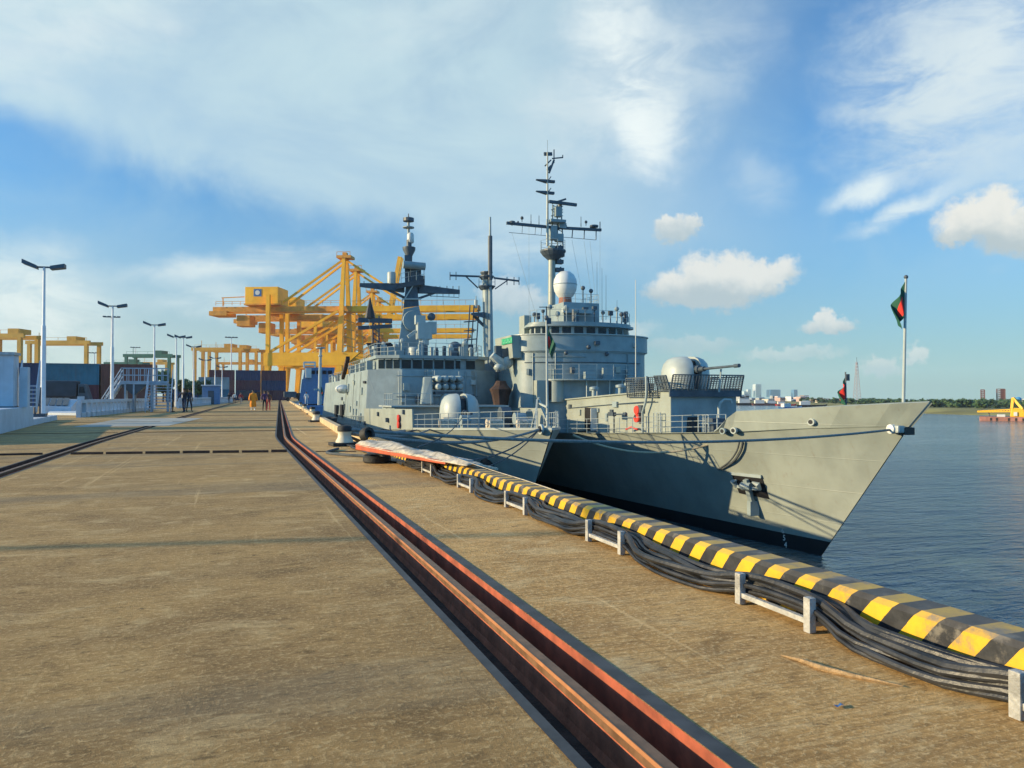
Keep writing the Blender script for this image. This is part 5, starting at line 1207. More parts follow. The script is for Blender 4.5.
# ---------------------------------------------------------------- street lamps
M['pole'] = pmat('white_lamp_pole_paint', (.66, .68, .70), .5, var=.08)
def street_lamp(x, y, h, label, head=True, sc=1.0):
    root = empty('street_lamp', (x, y, 0), 0, label, 'street lamp', 'street lamps along the quay road')
    mb = MB(); mb.tube([(0, 0, 0.02), (0, 0, h * .62), (0, 0, h * .62 + .01), (0, 0, h)], [.135, .105, .075, .06], 10); mb.build('pole', M['pole'], root, smooth=True)
    MB().bb(-.22, .22, -.22, .22, 0.003, .05).build('foot_plate', M['steel'], root)
    mb = MB(); mb.bar((-.5, 0, h), (.5, 0, h + .02), .08); mb.build('cross_arm', M['ship_d'], root)
    for s in (-1, 1):
        z = h + .02; t = .24 if s < 0 else .10
        MB().hexa([(s * .30, -.28, z - .13), (s * .95, -.28, z + t - .12), (s * .95, .28, z + t - .12), (s * .30, .28, z - .13), (s * .30, -.25, z + .05), (s * .95, -.25, z + t + .10), (s * .95, .25, z + t + .10), (s * .30, .25, z + .05)]).build('flood_light', M['ship_d'], root, bevel=.015)
    return root
p = at(43, 421, z=0)
lamps = [(43, 38.3 , 7.9, 'nearest twin headed white lamp post at left beside the white plinth wall'), (112, 55, 7.9, 'second twin headed lamp post, between the white barrier and the footbridge stair'),
         (154, 69.7, 7.9, 'third twin headed lamp post, in front of the footbridge stair'), (176, 84, 7.9, 'fourth twin headed lamp post, behind the dark group of people'),
         (183, 87.5, 8.1, 'fifth lamp post, close behind the fourth and slightly right of it'), (193.5, 101, 7.9, 'sixth lamp post, in front of the legs of the ochre yard cranes'),
         (205, 118, 6.9, 'seventh lamp post, small, before the red containers'), (215, 126, 7.6, 'eighth lamp post, with its foot beside the blue kiosk'), (222, 134, 6.4, 'ninth and farthest lamp post of the row')]
street_lamp(-26.0, 12.6, 7.9, 'lamp post out of view to the left whose shadow crosses the near quay')
for px, d, h, lab in lamps:
    w_ = EYE + ray(px, HZ) * d
    street_lamp(w_.x, w_.y, h, lab)
def high_mast(px, d, ytop, lab):
    w_ = EYE + ray(px, HZ) * d; h = CAM_H + (HZ - ytop) * d / F_PX
    root = empty('high_mast_light', (w_.x, w_.y, 0), 0, lab, 'mast light', 'high mast lights in the container yard')
    MB().cyl((0, 0, 0), (0, 0, h), .32, .14, 8).build('pole', M['pole'], root)
    mb = MB(); mb.bar((-1.9, 0, h), (1.9, 0, h), .25); [mb.box((x, 0, h + .1), (.8, .6, .35)) for x in (-1.7, -.6, .6, 1.7)]; mb.build('lamp_crown', M['ship_d'], root)
high_mast(231, 260, 337.5, 'tall mast light rising between the ochre yard cranes'); high_mast(94, 300, 353, 'tall mast light behind the container stack at left'); high_mast(135, 340, 347.5, 'tall mast light just above the green yard crane'); high_mast(111, 200, 317, 'tall thin mast light close behind the second lamp post')

# ---------------------------------------------------------------- left: plinth, cabin, stair, barrier, footbridge
M['stairpaint'] = pmat('blue_grey_stair_paint', (.34, .40, .46), .6, var=.15, scale=2, dirt_or_shade=.3)
M['bluew'] = pmat('white_painted_render', (.47, .52, .57), .7, var=.10, scale=1.5, streak=.25, dirt_or_shade=.15)
tag(MB().prism([(-30, 20), (-6.9, 24), (-8.25, 37.6), (-30, 38)], -.01, .83).build('plinth_wall', M['bluew'], bevel=.02), 'low white painted plinth wall at the left edge under the cabin', 'wall')
tag(MB().prism([(-30, 38.02), (-8.28, 37.62), (-8.9, 45.5), (-30, 46)], -.01, .26).build('low_step', M['bluew'], bevel=.02), 'low white step at the foot of the nearest lamp post', 'step')
cb = empty('cabin', (-12.2, 35.0, .83), 0, 'white cabin with flat roof standing on the plinth wall at the left edge', 'cabin')
x1 = at(13.5, 380, y=34).x + 12.2
MB().bb(x1 - 6, x1, -1.0, -.25, .04, 2.05).build('wall', M['bluew'], cb, bevel=.02)
MB().bb(x1 - 6.1, x1 + .06, -1.1, -.2, 2.05, 2.16).build('roof', M['steel'], cb)
MB().bb(x1 - .62, x1 - .56, -1.03, -.995, .6, 1.5).build('door_handle', M['ship_d'], cb)
MB().bb(x1 - 6, x1 + .02, -1.01, -.24, -.0, .04).build('plinth_strip', M['ship_d'], cb)
MB().bb(x1 + .08, x1 + .36, -.5, -.1, .0, 1.6).build('side_locker', M['bluew'], cb, bevel=.02)
def stair(root, a, b, w, steps, mat, rail=True, wdir=None):
    a = Vector(a); b = Vector(b); d = (b - a); hd = Vector((d.x, d.y, 0)).normalized(); sd = Vector((-hd.y, hd.x, 0)) if wdir is None else Vector(wdir)
    mb = MB()
    for s in (-.5, .5): mb.bar(a + sd * w * s, b + sd * w * s, .06, .2)
    mb.build('stringer', mat, root); mb = MB()
    for i in range(1, steps): p = a.lerp(b, i / steps); mb.box(p, (w if abs(sd.x) > .5 else .26, .26 if abs(sd.x) > .5 else w, .05))
    mb.build('tread', mat, root)
    if rail:
        mb = MB()
        for s in (-.5, .5):
            for k in (.5, 1.0): mb.bar(a + sd * w * s + Vector((0, 0, k)), b + sd * w * s + Vector((0, 0, k)), .05)
            for i in range(0, steps + 1, max(1, steps // 5)): p = a.lerp(b, i / steps) + sd * w * s; mb.bar(p, p + Vector((0, 0, 1.0)), .05)
        mb.build('handrail', mat, root)
st = empty('stair', (0, 0, 0), 0, 'pale steel access stair beside the white cabin at left', 'stair')
stair(st, at(27, 411, y=38.5), at(31, 382, y=40.8), .72, 7, M['stairpaint'], True, (1, 0, 0))
cr = empty('pallet_rail', (0, 0, 0), 0, 'small dark frame of bars standing on the low step by the nearest lamp post', 'frame'); mb = MB(); 
for px in (28.5, 31, 35, 40): a = at(px, 420, y=42); mb.bar((a.x, 42, .26), (a.x, 42, 1.7), .07)
mb.bar(at(28, 402, y=42), at(41, 403, y=42), .06); mb.build('bars', M['ship_d'], cr); mb = MB(); a = at(34, 420, y=42); mb.bb(a.x - .8, a.x + .5, 41.8, 42.3, .262, .42); mb.build('base', M['ship_d'], cr)
# white barrier with openings
def barrier(pts, h, label, group):
    root = empty('barrier', (0, 0, 0), 0, label, 'barrier', group)
    for (a, b) in zip(pts, pts[1:]):
        a = Vector(a + (0,)); b = Vector(b + (0,)); t = (b - a); n = max(2, int(t.length / 1.1)); u = t.normalized()
        o = Vector((-u.y, u.x, 0)) * .12
        mb = MB(); mb.hexa([a - o, b - o, b + o, a + o] + [p + Vector((0, 0, .28)) for p in (a - o, b - o, b + o, a + o)])
        mb.hexa([p + Vector((0, 0, h - .2)) for p in (a - o, b - o, b + o, a + o)] + [p + Vector((0, 0, h)) for p in (a - o, b - o, b + o, a + o)]); mb.build('wall_rail', M['bluew'], root)
        for i in range(n + 1):
            p = a.lerp(b, i / n); q = u * .16; mb = MB()
            mb.hexa([p - o - q, p - o + q, p + o + q, p + o - q] + [r_ + Vector((0, 0, h - .2)) for r_ in (p - o - q, p - o + q, p + o + q, p + o - q)])
            mb.build('pier', M['bluew'], root)
def gxy(px, py): w_ = at(px, py, z=0); return (w_.x, w_.y)
barrier([gxy(79, 417.5), gxy(108, 414.4), gxy(128, 412.3), gxy(148, 410.2)], 1.05, 'white balustrade barrier with rectangular openings along the left of the quay road', 'barriers beside the road')
barrier([gxy(178, 408.2), gxy(205, 405.0), gxy(232, 402.5)], 1.05, 'farther stretch of white barrier behind the standing people', 'barriers beside the road')
MB_ = MB().prism([gxy(77, 417.5), gxy(80.5, 417.2), (gxy(80.5, 417.2)[0], gxy(80.5, 417.2)[1] + 1.2), (gxy(77, 417.5)[0], gxy(77, 417.5)[1] + 1.2)], 0, 1.25).build('gate_pier', M['bluew'])
tag(MB_, 'white pier closing the near end of the balustrade barrier', 'pier')
# footbridge
fb = empty('footbridge', (0, 0, 0), 0, 'pale steel footbridge with a stair at each end over the road edge at left', 'footbridge')
Yf = 66.0
fa, fe = at(122, 382, y=Yf), at(168, 381, y=Yf); zz = fa.z
MB().bb(fa.x, fe.x, Yf - .6, Yf + .6, zz - .18, zz + .08).build('walkway', M['stairpaint'], fb)
mb = MB()
for yy in (Yf - .58, Yf + .58):
    for k in (.55, 1.1): mb.bar((fa.x, yy, zz + k), (fe.x, yy, zz + k), .05)
    for i in range(9): x = fa.x + (fe.x - fa.x) * i / 8; mb.bar((x, yy, zz), (x, yy, zz + 1.1), .05)
mb.build('handrail', M['stairpaint'], fb)
for px in (126, 134.5, 152, 168):
    x = at(px, 400, y=Yf).x
    for yy in (Yf - .5, Yf + .5): MB().bar((x, yy, 0), (x, yy, zz - .1), .12).build('column', M['stairpaint'], fb)
stair(fb, at(103, 412, y=64), (fa.x, Yf, zz), 1.3, 10, M['stairpaint'], True, (0, 1, 0))
b0_ = at(158, 410.5, y=61.5); b0_.z = .1
stair(fb, b0_, (at(161.5, 382, y=Yf).x, Yf - .6, zz), 1.75, 10, M['stairpaint'], True, (1, 0, 0))
mb = MB(); x = at(134.5, 387, y=Yf).x; mb.hexa([(x - .1, Yf - .5, zz - 1.0), (x + .1, Yf - .5, zz - 1.0), (x + .1, Yf + .5, zz - 1.0), (x - .1, Yf + .5, zz - 1.0), (x - 1, Yf - .5, zz - .19), (x + 1, Yf - .5, zz - .19), (x + 1, Yf + .5, zz - .19), (x - 1, Yf + .5, zz - .19)]); mb.build('bracket', M['ship_d'], fb)
# blue kiosk, truck, white slatted trailer
w_ = at(211, 404.5, z=0); kb = empty('kiosk', (w_.x, w_.y, 0), 0, 'small blue kiosk beside the road among the far lamp posts', 'kiosk')
MB().bb(-1.2, 1.2, 0, 2, .02, 2.7).build('wall', M['shipblue'], kb, bevel=.03); MB().bb(-1.35, 1.35, -.15, 2.15, 2.7, 2.85).build('roof', M['wht_wall'], kb); MB().bb(-.4, .4, -.04, -.002, .05, 2.0).build('door', M['ship_d'], kb)
tk = empty('tank_truck', (EYE + ray(66, HZ) * 84).to_tuple()[:2] + (0,), 0, 'dark truck with a long black covered body parked behind the barrier at left', 'truck')
M['truck'] = pmat('dark_truck_tarpaulin', (.03, .035, .045), .5, var=.3, scale=1, bump=.4)
s_ = 84 / F_PX
MB().hexa([(-22 * s_, -1.2, 1.1), (11 * s_, -1.2, 1.1), (11 * s_, 1.2, 1.1), (-22 * s_, 1.2, 1.1), (-20 * s_, -1.0, 2.95), (11 * s_, -1.0, 2.95), (11 * s_, 1.0, 2.95), (-20 * s_, 1.0, 2.95)]).build('body', M['truck'], tk, bevel=.15)
cbx = MB().hexa([(12 * s_, -1.15, .6), (23 * s_, -1.15, .6), (23 * s_, 1.15, .6), (12 * s_, 1.15, .6), (12 * s_, -1.1, 2.6), (18 * s_, -1.1, 2.6), (18 * s_, 1.1, 2.6), (12 * s_, 1.1, 2.6)]).build('cab', M['ship_d'], tk, bevel=.1)
MB().hexa([(13 * s_, -1.17, 1.6), (18.5 * s_, -1.17, 1.6), (18.5 * s_, -1.14, 1.6), (13 * s_, -1.14, 1.6), (13 * s_, -1.15, 2.3), (17 * s_, -1.15, 2.3), (17 * s_, -1.1, 2.3), (13 * s_, -1.1, 2.3)]).build('side_window', M['glass'], cbx)
for x in (-18, -13, 5, 17): MB().lathe((x * s_, -1.1, .5), [(.2, -.15), (.5, -.16), (.5, .16), (.2, .15)], 14, axis='y').build('wheel', M['black'], tk)
MB().bb(-22 * s_, 12 * s_, -1.0, 1.0, .75, 1.09).build('chassis', M['ship_d'], tk)
w0, w1 = at(43, 407, y=64), at(74, 407, y=64)
sl = empty('slatted_ramp', ((w0.x + w1.x) / 2, 64, 0), 0, 'white low ramp with dark slats sloping on its top, behind the nearest lamp post', 'ramp')
hw = (w1.x - w0.x) / 2
MB().hexa([(-hw, -1, 0), (hw, -1, 0), (hw, 1.5, 0), (-hw, 1.5, 0), (-hw, -1, .55), (hw, -1, .45), (hw, 1.5, 1.0), (-hw, 1.5, 1.1)]).build('base', M['bluew'], sl)
for i in range(4):
    x = -hw * .85 + i * hw * .42
    MB().hexa([(x, -.9, .58), (x + .35, -.9, .57), (x + .05, 1.4, 1.09), (x - .3, 1.4, 1.1), (x, -.9, .61), (x + .35, -.9, .6), (x + .05, 1.4, 1.12), (x - .3, 1.4, 1.13)]).build('slat', M['ship_d'], sl)
tag(MB().prism([gxy(48, 415), gxy(79, 415.5), gxy(84, 411), gxy(52, 410)], .003, .16).build('low_wall', M['bluew']), 'low white wall in shade between the nearest lamp post and the balustrade', 'wall')

# ---------------------------------------------------------------- containers
cols = {'red': (.20, .035, .03), 'brown': (.15, .05, .035), 'orange': (.50, .12, .02), 'blue': (.025, .07, .20), 'teal': (.03, .14, .20), 'dark blue': (.015, .03, .085), 'grey': (.28, .30, .30), 'maroon': (.10, .02, .03)}
CM = {k: pmat(k.replace(' ', '_') + '_container_paint', v, .5, var=.2, scale=.6, streak=.2) for k, v in cols.items()}
CP = {}
def container(col, x, y, z, L=6.06, label=None, rz=0.0):
    key = (col, L)
    if key not in CP:
        mb = MB(); n = int(L / .28); pts = []
        for i in range(n + 1):
            xx = -L / 2 + L * i / n; d = .0 if (i // 1) % 2 == 0 else .045
            pts.append((xx, d))
        f = [(x_, -1.22 + d) for x_, d in pts]; bk = [(x_, 1.22 - d) for x_, d in reversed(pts)]
        mb.prism(f + bk, .12, 2.47)
        root = empty('container', (0, 0, 0)); KIDS.setdefault(root.name, [])
        mb.build('side_panel', CM[col], root)
        fm_ = MB()
        for sx in (-1, 1):
            for sy in (-1, 1): fm_.box((sx * (L / 2 - .06), sy * 1.19, 1.295), (.14, .12, 2.59))
        for zz_ in (.06, 2.53):
            for sy in (-1, 1): fm_.box((0, sy * 1.19, zz_), (L, .1, .12))
            for sx in (-1, 1): fm_.box((sx * (L / 2 - .05), 0, zz_), (.1, 2.3, .118))
        fm_.build('frame', CM[col], root); CP[key] = root; o = root
    else:
        o = copy_tree(CP[key])
    o.location = (x, y, z); o.rotation_euler = (0, 0, rz)
    return tag(o, label or '%s shipping container in the stacks behind the quay' % col, 'container', 'containers stacked behind the quay')
rnd = random.Random(5)
def px_x(px, y): return at(px, 390, y=y).x
lay = [  # row at left, long sides to the viewer; two or three high
    (112, [('dark blue', 15), ('teal', 62), ('dark blue', 108)], 0), ]
seq0 = ['blue', 'maroon', 'brown', 'red', 'dark blue', 'blue', 'dark blue', 'teal']; seq1 = ['dark blue', 'teal', 'brown', 'maroon', 'red', 'red', 'dark blue', 'blue']; seqt = [None, 'orange', 'red', 'brown', 'brown', 'dark blue', 'dark blue', 'blue']
x0 = px_x(13, 105)
for i in range(3):
    x = x0 + i * 6.3
    container(seq0[i], x, 105, .02); container(seq1[i], x, 105, 2.62)
x0 = px_x(222, 205)
for i, lv, c in ((0, 0, 'maroon'), (0, 1, 'brown'), (0, 2, 'maroon'), (1, 0, 'dark blue'), (1, 1, 'maroon'), (1, 2, 'dark blue'), (2, 0, 'maroon'), (2, 1, 'dark blue'), (2, 2, 'maroon')):
    container(c, x0 + i * 6.3, 205, .02 + lv * 2.6)
x0 = px_x(182, 172)
for i, lv, c in ((0, 0, 'blue'), (1, 0, 'teal'), (1, 1, 'grey')): container(c, x0 + i * 6.3, 172, .02 + lv * 2.6)

# ---------------------------------------------------------------- yard cranes on rubber tyres
def yard_crane(px0, px1, d, ytop, mat, label, sag_=0.0):
    a = EYE + ray(px0, HZ) * d; b = EYE + ray(px1, HZ) * d; h = CAM_H + (HZ - ytop) * d / F_PX; W_ = (b - a).length; ang = math.atan2(b.y - a.y, b.x - a.x)
    root = empty('yard_crane', (a.x, a.y, 0), ang, label, 'yard crane', 'rubber tyred yard cranes behind the quay')
    for x in (0, W_):
        for y in (0, 7.5):
            MB().bar((x, y, 1.4), (x, y, h - 1.0), 1.05, 1.0).build('leg', mat, root)
        MB().bar((x, -1.5, 1.3), (x, 9, 1.3), .9, .8).build('sill_beam', mat, root)
        mb = MB(); [mb.lathe((x, y, .75), [(.3, -.3), (.75, -.3), (.75, .3), (.3, .3)], 12, axis='x') for y in (-.8, 8.3)]; mb.build('wheel', M['black'], root)
    for y in (0, 7.5): MB().bar((-1.2, y, h - .6), (W_ + 1.2, y, h - .6), .8, 1.2).build('top_girder', mat, root)
    MB().bb(W_ * .62, W_ * .62 + 3, 1, 6.5, h + .1, h + 1.5).build('trolley', mat, root); MB().bb(-.6, 1.2, 2, 5.5, 3, 5.2).build('engine_house', M['ship_d'], root)
    mb = MB(); [mb.bar((x, .0, h), (x, .0, h + 1.0), .08) for x in (0, W_ * .25, W_ * .5, W_ * .75, W_)]; mb.bar((0, 0, h + 1), (W_, 0, h + 1), .08); mb.bar((W_ * .1, 2, h), (W_ * .1, 2, h + 2.8), .15); mb.build('handrail', mat, root)
yard_crane(-20, 19.5, 205, 333.5, M['rtg'], 'ochre yard crane leg and beam coming in from the left edge')
yard_crane(29, 86, 245, 340.5, M['rtg'], 'ochre yard crane standing astride the left container stack')
yard_crane(126, 169, 300, 354, M['rtg_g'], 'green yard crane with the box on top, behind the footbridge')
yard_crane(106, 140, 380, 362, M['rtg_g'], 'farther green yard crane partly hidden at the left of the nearer green one')
yard_crane(140, 166, 420, 362, M['rtg'], 'small ochre yard crane seen through the green one')
yard_crane(194.5, 240, 280, 347.5, M['rtg'], 'nearer ochre yard crane behind the far lamp posts')
yard_crane(209, 256, 300, 348.5, M['rtg'], 'second ochre yard crane just right of and behind the nearer one')
yard_crane(218, 264, 420, 362, M['crane_d'], 'small distant orange yard crane seen between the legs of the ochre ones')

# ---------------------------------------------------------------- ship to shore cranes
def quay_crane(xw, yw, label, boom_up=False, detail=True, s=1.0):
    g = 26.0
    ang = -R(24)
    ca, sa = math.cos(ang), math.sin(ang)
    root = empty('quay_crane', (xw - g * ca, yw - g * sa, 0), ang, label, 'quay crane', 'yellow ship to shore cranes')
    m = M['crane']; D = 13.0
    for y in (0, D):
        MB().hexa([(-1.3, y - .8, 1), (.3, y - .8, 1), (.3, y + .8, 1), (-1.3, y + .8, 1), (-.6, y - .8, 11.8), (1.4, y - .8, 11.8), (1.4, y + .8, 11.8), (-.6, y + .8, 11.8)]).build('leg', m, root)
        MB().hexa([(g - .8, y - .8, 1), (g + .9, y - .8, 1), (g + .9, y + .8, 1), (g - .8, y + .8, 1), (g - 1, y - .8, 11.8), (g + 1, y - .8, 11.8), (g + 1, y + .8, 11.8), (g - 1, y + .8, 11.8)]).build('leg', m, root)
        MB().hexa([(-1.0, y - .9, 11.8), (g + 2, y - .9, 11.8), (g + 2, y + .9, 11.8), (-1.0, y + .9, 11.8), (-1.0, y - .9, 16.4), (g + 7.5, y - .9, 16.4), (g + 7.5, y + .9, 16.4), (-1.0, y + .9, 16.4)]).build('portal_beam', m, root)
        MB().bar((.3, y, 16.4), (.3, y, 37 if y == 0 else 33), 1.35, 1.3).build('upper_leg', m, root)
        q = D / 2 + (y - D / 2) * .28
        MB().hexa([(g - .9, y - .8, 16.4), (g + 1, y - .8, 16.4), (g + 1, y + .8, 16.4), (g - .9, y + .8, 16.4), (g - .5, q - .5, 50.5), (g + .6, q - .5, 50.5), (g + .6, q + .5, 50.5), (g - .5, q + .5, 50.5)]).build('apex_leg', m, root)
        MB().bar((1.2, y, 16.8), (g - .6, y, 31.0), .85).build('brace', m, root)
        MB().bar((g, q, 50), (4.5, y * .5 + D / 4, 34.6), .7).build('back_stay', m, root)
    for x in (0, g):
        MB().bar((x, -3, 1.6), (x, D + 3, 1.6), 1.3, 1.6).build('sill_beam', m, root)
        mb = MB(); [mb.box((x, y, .6), (1.4, 2.6, 1.0)) for y in (-2, 2, D - 2, D + 2)]; mb.build('bogie', M['ship_d'], root)
        MB().bar((x, 0, 14.4), (x, D, 14.4), 1.3, 2.2).build('portal_tie', m, root)
    for y in (D * .3, D * .7): MB().bar((-21.5, y, 32.2), (g + 3, y, 32.2), 1.0, 1.9).build('girder', M['crane_d'], root)
    mb = MB(); mb.bar((-20, D * .2, 30.6), (g, D * .2, 30.6), .25, .25)
    for x in range(-20, 25, 3): mb.bar((x, D * .2, 33.6), (x, D * .2, 35.0), .14)
    mb.bar((-20, D * .2, 35), (g, D * .2, 35), .14); mb.bar((-20, D * .2, 34.3), (g, D * .2, 34.3), .1); mb.build('walkway_rail', M['crane_d'], root)
    MB().bb(-22.5, -16, 2.5, D - 2.5, 30.0, 31.6).build('end_platform', M['crane_d'], root)
    mb = MB(); mb.bar((-18, 4, 33.4), (-18, 4, 36.5), .3); mb.bar((-18.5, 4, 36.5), (-10, 4, 36.8), .3); mb.build('service_jib', M['crane_d'], root)
    MB().bb(-13, -8, 4, 9, 26.2, 30.2).build('driver_cab', M['crane_d'], root, bevel=.2); 
    hs = MB().bb(-8.8, 3.2, 1.5, D - 1.5, 34.0, 40.0).build('machinery_house', m, root, bevel=.1)
    lg = MB().bb(-5.6, -2.8, 1.40, 1.46, 36.6, 39.2).build('emblem', M['blue'], hs); MB().lathe((-4.2, 1.36, 37.9), [(.45, -.03), (.85, -.03), (.85, .03), (.45, .03)], 18, axis='y').build('emblem_ring', M['white'], lg)
    MB().bb(-9.1, 3.5, 1.2, D - 1.2, 33.5, 33.99).build('house_floor', M['crane_d'], root)
    MB().bb(g - 2.5, g + 2.8, D * .3, D * .7, 50.5, 51.4).build('apex_platform', M['crane_d'], root); mb = MB(); [mb.bar((g + x, D * .3, 51.4), (g + x, D * .3, 52.6), .15) for x in (-2.3, 0, 2.5)]; mb.bar((g - 2.3, D * .3, 52.6), (g + 2.6, D * .3, 52.6), .15); mb.box((g, D * .5, 52), (1.5, 2, 1.4)); mb.build('apex_sheaves', M['crane_d'], root)
    if not boom_up:
        for y in (D * .35, D * .65): MB().bar((g + 3, y, 32.2), (74, y, 32.2), 1.1, 2.0).build('boom', m, root); MB().bar((g, D * .5, 50.3), (52, y, 33.4), .75).build('fore_stay', m, root)
        mb = MB(); mb.box((74, D * .5, 32.3), (1.6, 5, 1.6)); mb.bar((g + 3, D * .3, 35), (73, D * .3, 35), .12); [mb.bar((x, D * .3, 33.4), (x, D * .3, 35), .12) for x in range(30, 74, 4)]; mb.build('boom_rail', M['crane_d'], root)
    else:
        for y in (D * .35, D * .65): MB().bar((g + 3, y, 32.2), (g + 12, y, 80), 1.6, 2.2).build('boom', m, root)
        mb = MB()
        for k in range(8): z = 36 + k * 5.5; x = g + 3 + 9 * (z - 32) / 48; mb.bar((x, D * .35, z), (x, D * .65, z + 2), .5)
        mb.build('boom_tie', M['crane_d'], root)
    mb = MB(); mb.bar((g + 1.6, -.5, 12), (g + 1.6, -.5, 33), .2)
    for k in range(6): mb.bar((g + 1.6, -1.2, 16 + k * 3), (g + 1.6, D, 16 + k * 3), .14, .3)
    mb.build('ladder', M['crane_d'], root)
    return root
quay_crane(34.0, 266, 'nearest and largest yellow crane, machinery house with blue emblem high over the quay')
quay_crane(42.2, 293, 'second yellow crane, its peak just right of the nearest one')
quay_crane(58.6, 352, 'third ship to shore crane, smaller, boom lowered behind the radar mast')
quay_crane(67.6, 386, 'fourth ship to shore crane, smallest with boom lowered')
quay_crane(74, 418, 'farthest ship to shore crane with its boom raised upright behind the radar mast', True)
# dark clutter at the end of the quay: parked vehicles and stacks beneath the cranes
for px, d, w_, h_, mname, lab in ((250, 190, 5, 2.6, 'truck', 'dark parked truck under the landside crane legs, left of the man in orange'), (274, 200, 5, 2.5, 'truck', 'dark parked truck just left of the vanishing rail'), (293, 170, 4, 2.2, 'ship_d', 'dark van beyond the far end of the rail, right of it')):
    p_ = EYE + ray(px, HZ) * d; t_ = empty('parked_truck', (p_.x, p_.y, 0), 0, lab, 'truck', 'vehicles under the cranes')
    MB().bb(-w_ / 2, w_ / 2 - 1.3, -1.1, 1.1, .9, h_).build('body', M[mname], t_, bevel=.08); MB().bb(w_ / 2 - 1.2, w_ / 2, -1.05, 1.05, .5, h_ * .85).build('cab', M['brown'], t_, bevel=.1)
    for x in (-w_ * .3, w_ * .35): MB().lathe((x, -1, .45), [(.15, -.15), (.45, -.15), (.45, .15), (.15, .15)], 12, axis='y').build('wheel', M['black'], t_)
